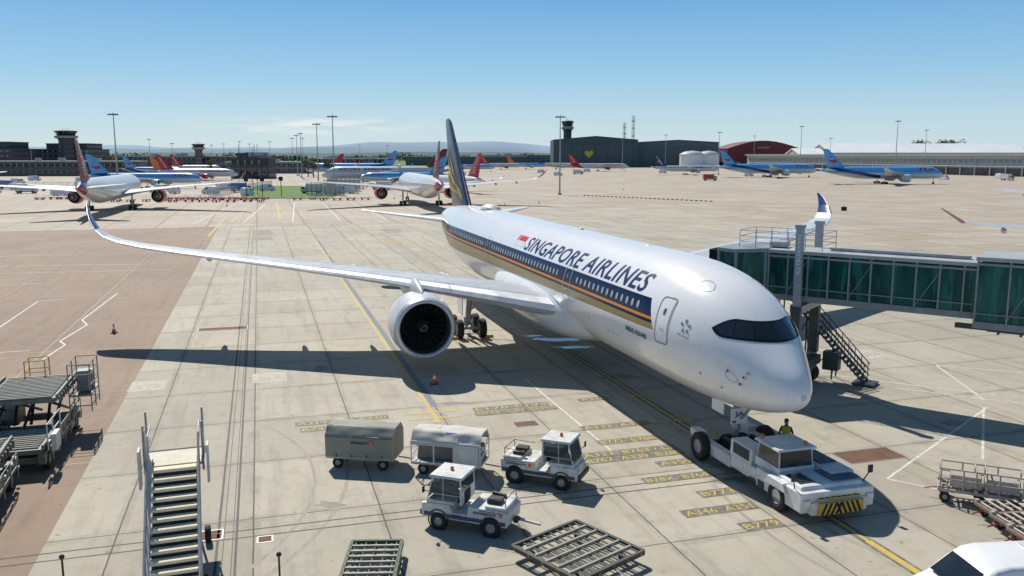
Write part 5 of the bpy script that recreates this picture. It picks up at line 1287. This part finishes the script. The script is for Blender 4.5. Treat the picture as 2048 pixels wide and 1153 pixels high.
# ============================================================ VANS
def van(label,X,Y,rz,L=5.2,h=2.0,w=1.95,paint=None,group=None,name='van'):
    T=thing(name,label,'van',(X,Y,0),rz,group); P=paint or mat('van_white',(.78,.79,.8),.28,0,.04,1,coat=.3)
    prof=[(-L/2,.35),(-L/2-.02,.9),(-L/2+.06,h*.75),(-L/2+.15,h-.08),(-L/2+.4,h),(.75,h+.02),(1.15,h-.05),(1.5,h*.87),(L/2-.62,h*.62),(L/2-.2,h*.53),(L/2-.03,h*.42),(L/2,.45),(L/2-.1,.3),(-L/2+.1,.3)]
    rg=[]
    for y,k in ((-w/2,.93),(-w/2*.97,.985),(-w/2*.8,1),(0,1.01),(w/2*.8,1),(w/2*.97,.985),(w/2,.93)):
        rg.append([(x*(.97+.03*(k>.95)),y*(1-.13*max(0,(z-h*.5)/(h*.5))),.3+(z-.3)*k) for x,z in prof])
    mb=MB(); mb.loft(rg,0,True,True); part('body',mb,P,T)
    mb=MB(); A=(1.42,h*.905); B=(L/2-.66,h*.66); hw=w/2*.80
    mb.add([(A[0]+.04,-hw*.93,A[1]+.03),(A[0]+.04,hw*.93,A[1]+.03),(B[0]+.04,hw,B[1]+.03),(B[0]+.04,-hw,B[1]+.03)],[(0,1,2,3)]); part('windscreen',mb,PANE,T)
    for s in (-1,1):
        mb=MB(); mb.add([(.45,s*(w/2*.925+.012),h*.62),(1.55,s*(w/2*.94+.012),h*.62),(1.2,s*(w/2*.9+.012),h*.83),(.45,s*(w/2*.9+.012),h*.84)],[(0,1,2,3)]); part('window',mb,PANE,T)
    for s in (-1,1):
        mb=MB(); mb.box((L/2-.14,s*w*.36,h*.42),(.22,.34,.2),top=(.6,.9)); part('headlight',mb,mat('headlight_lens',(.5,.52,.54),.1,.3,.05,1,coat=1),T,.04)
        mb=MB(); mb.box((1.5,s*(w/2+.1),h*.62),(.14,.2,.24)); part('mirror',mb,BLACK,T,.03)
        for x in (-L*.3,L*.31): mb=MB(); mb.wheel((x,s*(w/2-.1),.33),.33,.22,'y',0,1,20); part('wheel',mb,[BLACK,TYREHUB],T)
    mb=MB(); mb.box((L/2-.02,0,.42),(.14,w*.9,.22)); part('bumper',mb,DARK,T,.03)
    mb=MB(); mb.box((-.6,0,h+.05),(.3,1.2,.06)); part('roof_bar',mb,LGREY,T,.02)
    return T
van('white panel van parked below the terminal',14.25,22.6,R(186),5.4,2.1)
def cone(X,Y,h=.75):
    T=thing('traffic_cone','orange traffic cone with white band on concrete','traffic cone',(X,Y,0),random.uniform(0,1),'traffic cones around the aircraft')
    mb=MB(); mb.box((0,0,.03),(.42,.42,.06)); part('base',mb,BLACK,T,.01)
    mb=MB(); mb.lathe([(.06,.17),(h*.4,.115),(h*.7,.07),(h,.03),(h+.005,.002)],(0,0,0),'z',18,ms=[0,1,0,0]); part('cone_body',mb,[mat('cone_orange',(.75,.1,.02),.5),WHITE],T)
cone(-29.9,62.8); cone(-4.53,48.4)
for X,Y in ((7.5,238),(-75,225),(43,330),(62,96),(-36,262),(-2,225)): cone(X,Y,.9)
vb=van('white service van parked beside the aircraft stands',-58,300,R(170),6,2.6,2.1,None,'white service vans across the airfield')
for X,Y,r in ((-62,312,10),(-88,285,80),(-92,322,30),(-104,296,170),(-150,285,0),(150,545,0),(172,566,10),(236,470,-70),(262,430,-75),(284,500,-74),(292,470,-70),(-48,420,0),(22,650,0),(60,690,10),(-33,560,180),(-210,420,10),(-230,400,0),(-196,520,0),(206,620,-72),(30,560,0),(112,640,0),(-118,300,90),(-110,330,40),(-160,310,0),(-175,350,20),(240,500,-70),(255,540,-70),(-130,320,10),(-190,330,0),(-215,365,15),(-140,275,30),(-182,300,0),(-205,318,30),(-235,360,0),(-225,380,20),(-250,450,0),(-180,470,0),(-160,430,15),(-100,480,0),(-80,520,0)):
    copy_thing(vb,(X,Y,0),R(r))
def small_dolly(X,Y,rz):
    T=thing('baggage_dolly','small red flatbed baggage dolly in a row','baggage dolly',(X,Y,0),rz,'red baggage dollies near the pier')
    mb=MB(); mb.box((0,0,.6),(2.8,1.5,.18)); mb.bar((1.4,0,.5),(2.3,0,.35),.05); part('deck',mb,RED,T)
    mb=MB()
    for x in (-1.35,1.35):
        for y in (-.7,.7): mb.bar((x,y,.6),(x,y,1.3),.04)
        mb.bar((x,-.7,1.3),(x,.7,1.3),.04)
    part('end_rail',mb,STEEL,T)
    for x in (-.9,.9):
        for y in (-.6,.6): mb=MB(); mb.wheel((x,y,.25),.25,.15,'y',0,1,10); part('wheel',mb,[BLACK,TYREHUB],T)
    return T
d0=small_dolly(-104,252,R(15)); rr=random.Random(11)
for i in range(46):
    if i<20: X,Y=-104+(i%10)*3.2+rr.uniform(-.4,.4),255+(i//10)*5+rr.uniform(-.6,.6)
    elif i<28: X,Y=-142+(i-20)*2.9,258+rr.uniform(-3,3)
    elif i<34: X,Y=-64+(i-28)*4,256+rr.uniform(-2,2)
    else: X,Y=-118+(i-34)*4.2,246+rr.uniform(-2,2)
    copy_thing(d0,(X,Y,0),R(rr.choice((0,10,90,80,15))+rr.uniform(-8,8)))
def truck(X,Y,rz,box=(.7,.7,.68),lab='white box truck parked beside the stand'):
    T=thing('service_truck',lab,'truck',(X,Y,0),rz,'service trucks on the apron')
    mb=MB(); mb.box((-.8,0,2.2),(5.4,2.4,2.4)); part('cargo_box',mb,mat('truckbox%d'%int(box[0]*100+box[2]*10),box,.5,0,.1,1),T,.04)
    mb=MB(); mb.extr([(1.95,.6),(3.7,.6),(3.72,1.5),(3.3,2.5),(1.95,2.55)],-1.1,1.1); part('cab',mb,DWHITE,T,.06)
    mb=MB(); mb.add([(3.73,-1,1.55),(3.73,1,1.55),(3.34,1,2.4),(3.34,-1,2.4)],[(0,1,2,3)]); part('windscreen',mb,GLASS,T)
    for s in (-1,1): mb=MB(); mb.add([(2.4,s*1.11,1.6),(3.55,s*1.11,1.6),(3.25,s*1.11,2.35),(2.4,s*1.11,2.35)],[(0,1,2,3)]); part('window',mb,GLASS,T)
    mb=MB(); mb.box((0,0,.7),(6.8,.9,.3)); part('chassis',mb,DARK,T)
    for x in (-2.3,2.7):
        for s in (-1,1): mb=MB(); mb.wheel((x,s*1.0,.48),.48,.3,'y',0,1,14); part('wheel',mb,[BLACK,TYREHUB],T)
WL='white box truck parked beside the stand'; WB_=(.7,.7,.68)
for X,Y,r,c,l in ((-70,300,180,WB_,WL),(-98,310,20,(.1,.2,.45),'blue box truck by the pier'),(-50,330,170,WB_,WL),(104,452,0,(.5,.05,.04),'small red truck crossing the apron'),(-170,300,5,WB_,WL),(-135,300,5,(.5,.05,.04),'red box truck near the fence'),(262,455,-73,WB_,WL),(302,445,-73,(.1,.2,.45),'blue box truck by the pier'),(228,560,-72,WB_,WL),(46,600,0,WB_,WL),(-200,340,12,(.1,.2,.45),'blue box truck by the pier'),(-150,330,0,WB_,WL)): truck(X,Y,R(r),c,l)
def fence(x0,y0,x1,y1,h,label):
    L=math.hypot(x1-x0,y1-y0); T=thing('fence',label,'fence',(x0,y0,0),math.atan2(y1-y0,x1-x0)); mb=MB(); n=int(L/3)
    for i in range(n+1): mb.box((L*i/n,0,h/2),(.12,.12,h))
    part('post',mb,STEEL,T); mb=MB()
    for k in range(5): mb.box((L/2,0,h*(k+.6)/5.2),(L,.05,.1))
    for i in range(n*3): mb.box((L*i/(n*3),0,h*.5),(.04,.04,h*.95))
    part('mesh_panel',mb,GREY,T)
fence(-200,395,-118,390,3,'grey steel security fence along the pier'); fence(-95,268,-104,372,2.6,'steel fence along the grass'); fence(-240,330,-170,335,3,'pale mesh fence beside the terminal road')
def blast(X,Y,w,rz):
    T=thing('blast_fence','slatted grey blast deflector fence beside the grass','blast fence',(X,Y,0),rz,'blast deflector fences'); mb=MB()
    for i in range(10): z=.3+i*.42; mb.box((0,.6*((10-i)/10)**2,z),(w,.25,.2))
    part('slats',mb,STEEL,T); mb=MB()
    for i in range(9): x=-w/2+w*i/8; mb.bar((x,.7,0),(x,.0,4.5),.12); mb.bar((x,2.4,0),(x,.1,4.2),.1)
    part('support',mb,DARK,T)
blast(-62,285,12,R(10)); blast(-60,300,12,R(10)); blast(-63,318,13,R(8)); blast(-66,340,14,R(5))
for X,Y in ((-83,268),(-78,268),(-74,275),(-86,290),(-92,305)):
    T=thing('stand_sign','dark stand number sign on post by grass','sign',(X,Y,0),0,'stand signs beside the grass'); mb=MB(); mb.tube((0,0,0),(0,0,6.5),.12,n=8); part('post',mb,DARK,T)
    mb=MB(); mb.box((0,0,5.8),(1.3,.2,1.3)); part('panel',mb,BLACK,T,.02)
mb=MB()
for i in range(30): mb.box((24+i*1.15,283-i*1.25,.12),(.75,.4,.24),i%2)
tag(part('cable_ramp',mb,[BLACK,DARK]),'line of black rubber cable ramp blocks across apron','cable ramp')
mb=MB(); mb.box((80,206,.5),(1.2,.5,.9)); mb.tube((80,206,.9),(80,206,1.2),.1); tag(part('ground_marker_box',mb,BLACK,None,.03),'small black marker box standing on apron','marker box')
for (x,y) in ((32,4.0),(35.2,4.0),(32,6.6)):
    X,Y=W(x,y); mb=MB(); mb.extr([(-.15,0),(.15,0),(.05,.2),(-.05,.2)],-.3,.3); tag(part('wheel_chock',mb,YELLOW,None,.01,(X,Y,0),HD),'yellow rubber wheel chock beside main wheels','wheel chock','wheel chocks at the landing gear')
# ============================================================ LIGHT, WORLD, CAMERA
EL=R(47); sd=Vector((.44,-.90,0)).normalized(); tr=Vector((sd.x*cos(EL),sd.y*cos(EL),-sin(EL)))
L=bpy.data.lights.new('sun','SUN'); L.energy=5.0; L.angle=R(.5); L.color=(1,.95,.865); o=bpy.data.objects.new('sun',L); COL.objects.link(o); o.rotation_euler=tr.to_track_quat('-Z','Y').to_euler(); o.location=(0,0,50)
w=bpy.data.worlds.new('World'); bpy.context.scene.world=w; w.use_nodes=True; nt=w.node_tree; bg=nt.nodes['Background']
sky=nt.nodes.new('ShaderNodeTexSky'); sky.sky_type='NISHITA'; sky.sun_disc=False; sky.sun_elevation=EL; sky.sun_rotation=math.atan2(-sd.x,-sd.y); sky.air_density=1.0; sky.dust_density=.35; sky.ozone_density=2.2; sky.altitude=50
tc=nt.nodes.new('ShaderNodeTexCoord'); sp=nt.nodes.new('ShaderNodeSeparateXYZ'); nt.links.new(tc.outputs['Generated'],sp.inputs[0])
cr=nt.nodes.new('ShaderNodeValToRGB'); nt.links.new(sp.outputs[2],cr.inputs[0]); e=cr.color_ramp.elements
e[0].position=0; e[0].color=(.60,.74,.80,1); e[1].position=1; e[1].color=(.04,.085,.18,1)
for p,c in ((.035,(.50,.69,.80,1)),(.09,(.30,.57,.80,1)),(.17,(.14,.40,.73,1)),(.3,(.065,.18,.37,1))):
    k=e.new(p); k.color=c
def wm(op,a,b):
    n=nt.nodes.new('ShaderNodeMath'); n.operation=op
    for i,v in enumerate((a,b)):
        if isinstance(v,(int,float)): n.inputs[i].default_value=v
        else: nt.links.new(v,n.inputs[i])
    return n.outputs[0]
mp=nt.nodes.new('ShaderNodeMapping'); mp.inputs['Scale'].default_value=(14,14,110); nt.links.new(tc.outputs['Generated'],mp.inputs[0])
nz=nt.nodes.new('ShaderNodeTexNoise'); nz.inputs['Scale'].default_value=1.3; nz.inputs['Detail'].default_value=8; nt.links.new(mp.outputs[0],nz.inputs[0])
mr=nt.nodes.new('ShaderNodeMapRange'); nt.links.new(nz.outputs[0],mr.inputs[0]); mr.inputs[1].default_value=.44; mr.inputs[2].default_value=.62
z=sp.outputs[2]; bump_=wm('MAXIMUM',wm('SUBTRACT',1,wm('MULTIPLY',wm('ABSOLUTE',wm('SUBTRACT',z,.033),0),75)),0)
xm=wm('MAXIMUM',wm('SUBTRACT',1,wm('MULTIPLY',wm('ABSOLUTE',wm('ADD',sp.outputs[0],.22),0),7)),0)
cf=wm('MULTIPLY',wm('MULTIPLY',mr.outputs[0],bump_),xm)
mx2=nt.nodes.new('ShaderNodeMix'); mx2.data_type='RGBA'; nt.links.new(cf,mx2.inputs[0]); nt.links.new(cr.outputs[0],mx2.inputs[6]); mx2.inputs[7].default_value=(.9,.9,.88,1)
sc=nt.nodes.new('ShaderNodeVectorMath'); sc.operation='SCALE'; sc.inputs['Scale'].default_value=10.; nt.links.new(mx2.outputs[2],sc.inputs[0])
mx=nt.nodes.new('ShaderNodeMix'); mx.data_type='RGBA'; mx.inputs[0].default_value=.87; nt.links.new(sky.outputs[0],mx.inputs[6]); nt.links.new(sc.outputs[0],mx.inputs[7])
nt.links.new(mx.outputs[2],bg.inputs[0]); bg.inputs[1].default_value=.1
cam=bpy.data.cameras.new('camera'); cam.sensor_width=36; cam.lens=1705.6/2048*36; cam.clip_end=40000; cam.clip_start=.2
c=bpy.data.objects.new('camera',cam); COL.objects.link(c); c.location=(0,0,13.21); c.rotation_euler=(pi/2-.1544,0,0); bpy.context.scene.camera=c
bpy.context.scene.view_settings.view_transform='Standard'; bpy.context.scene.view_settings.look='None'; bpy.context.scene.view_settings.exposure=0
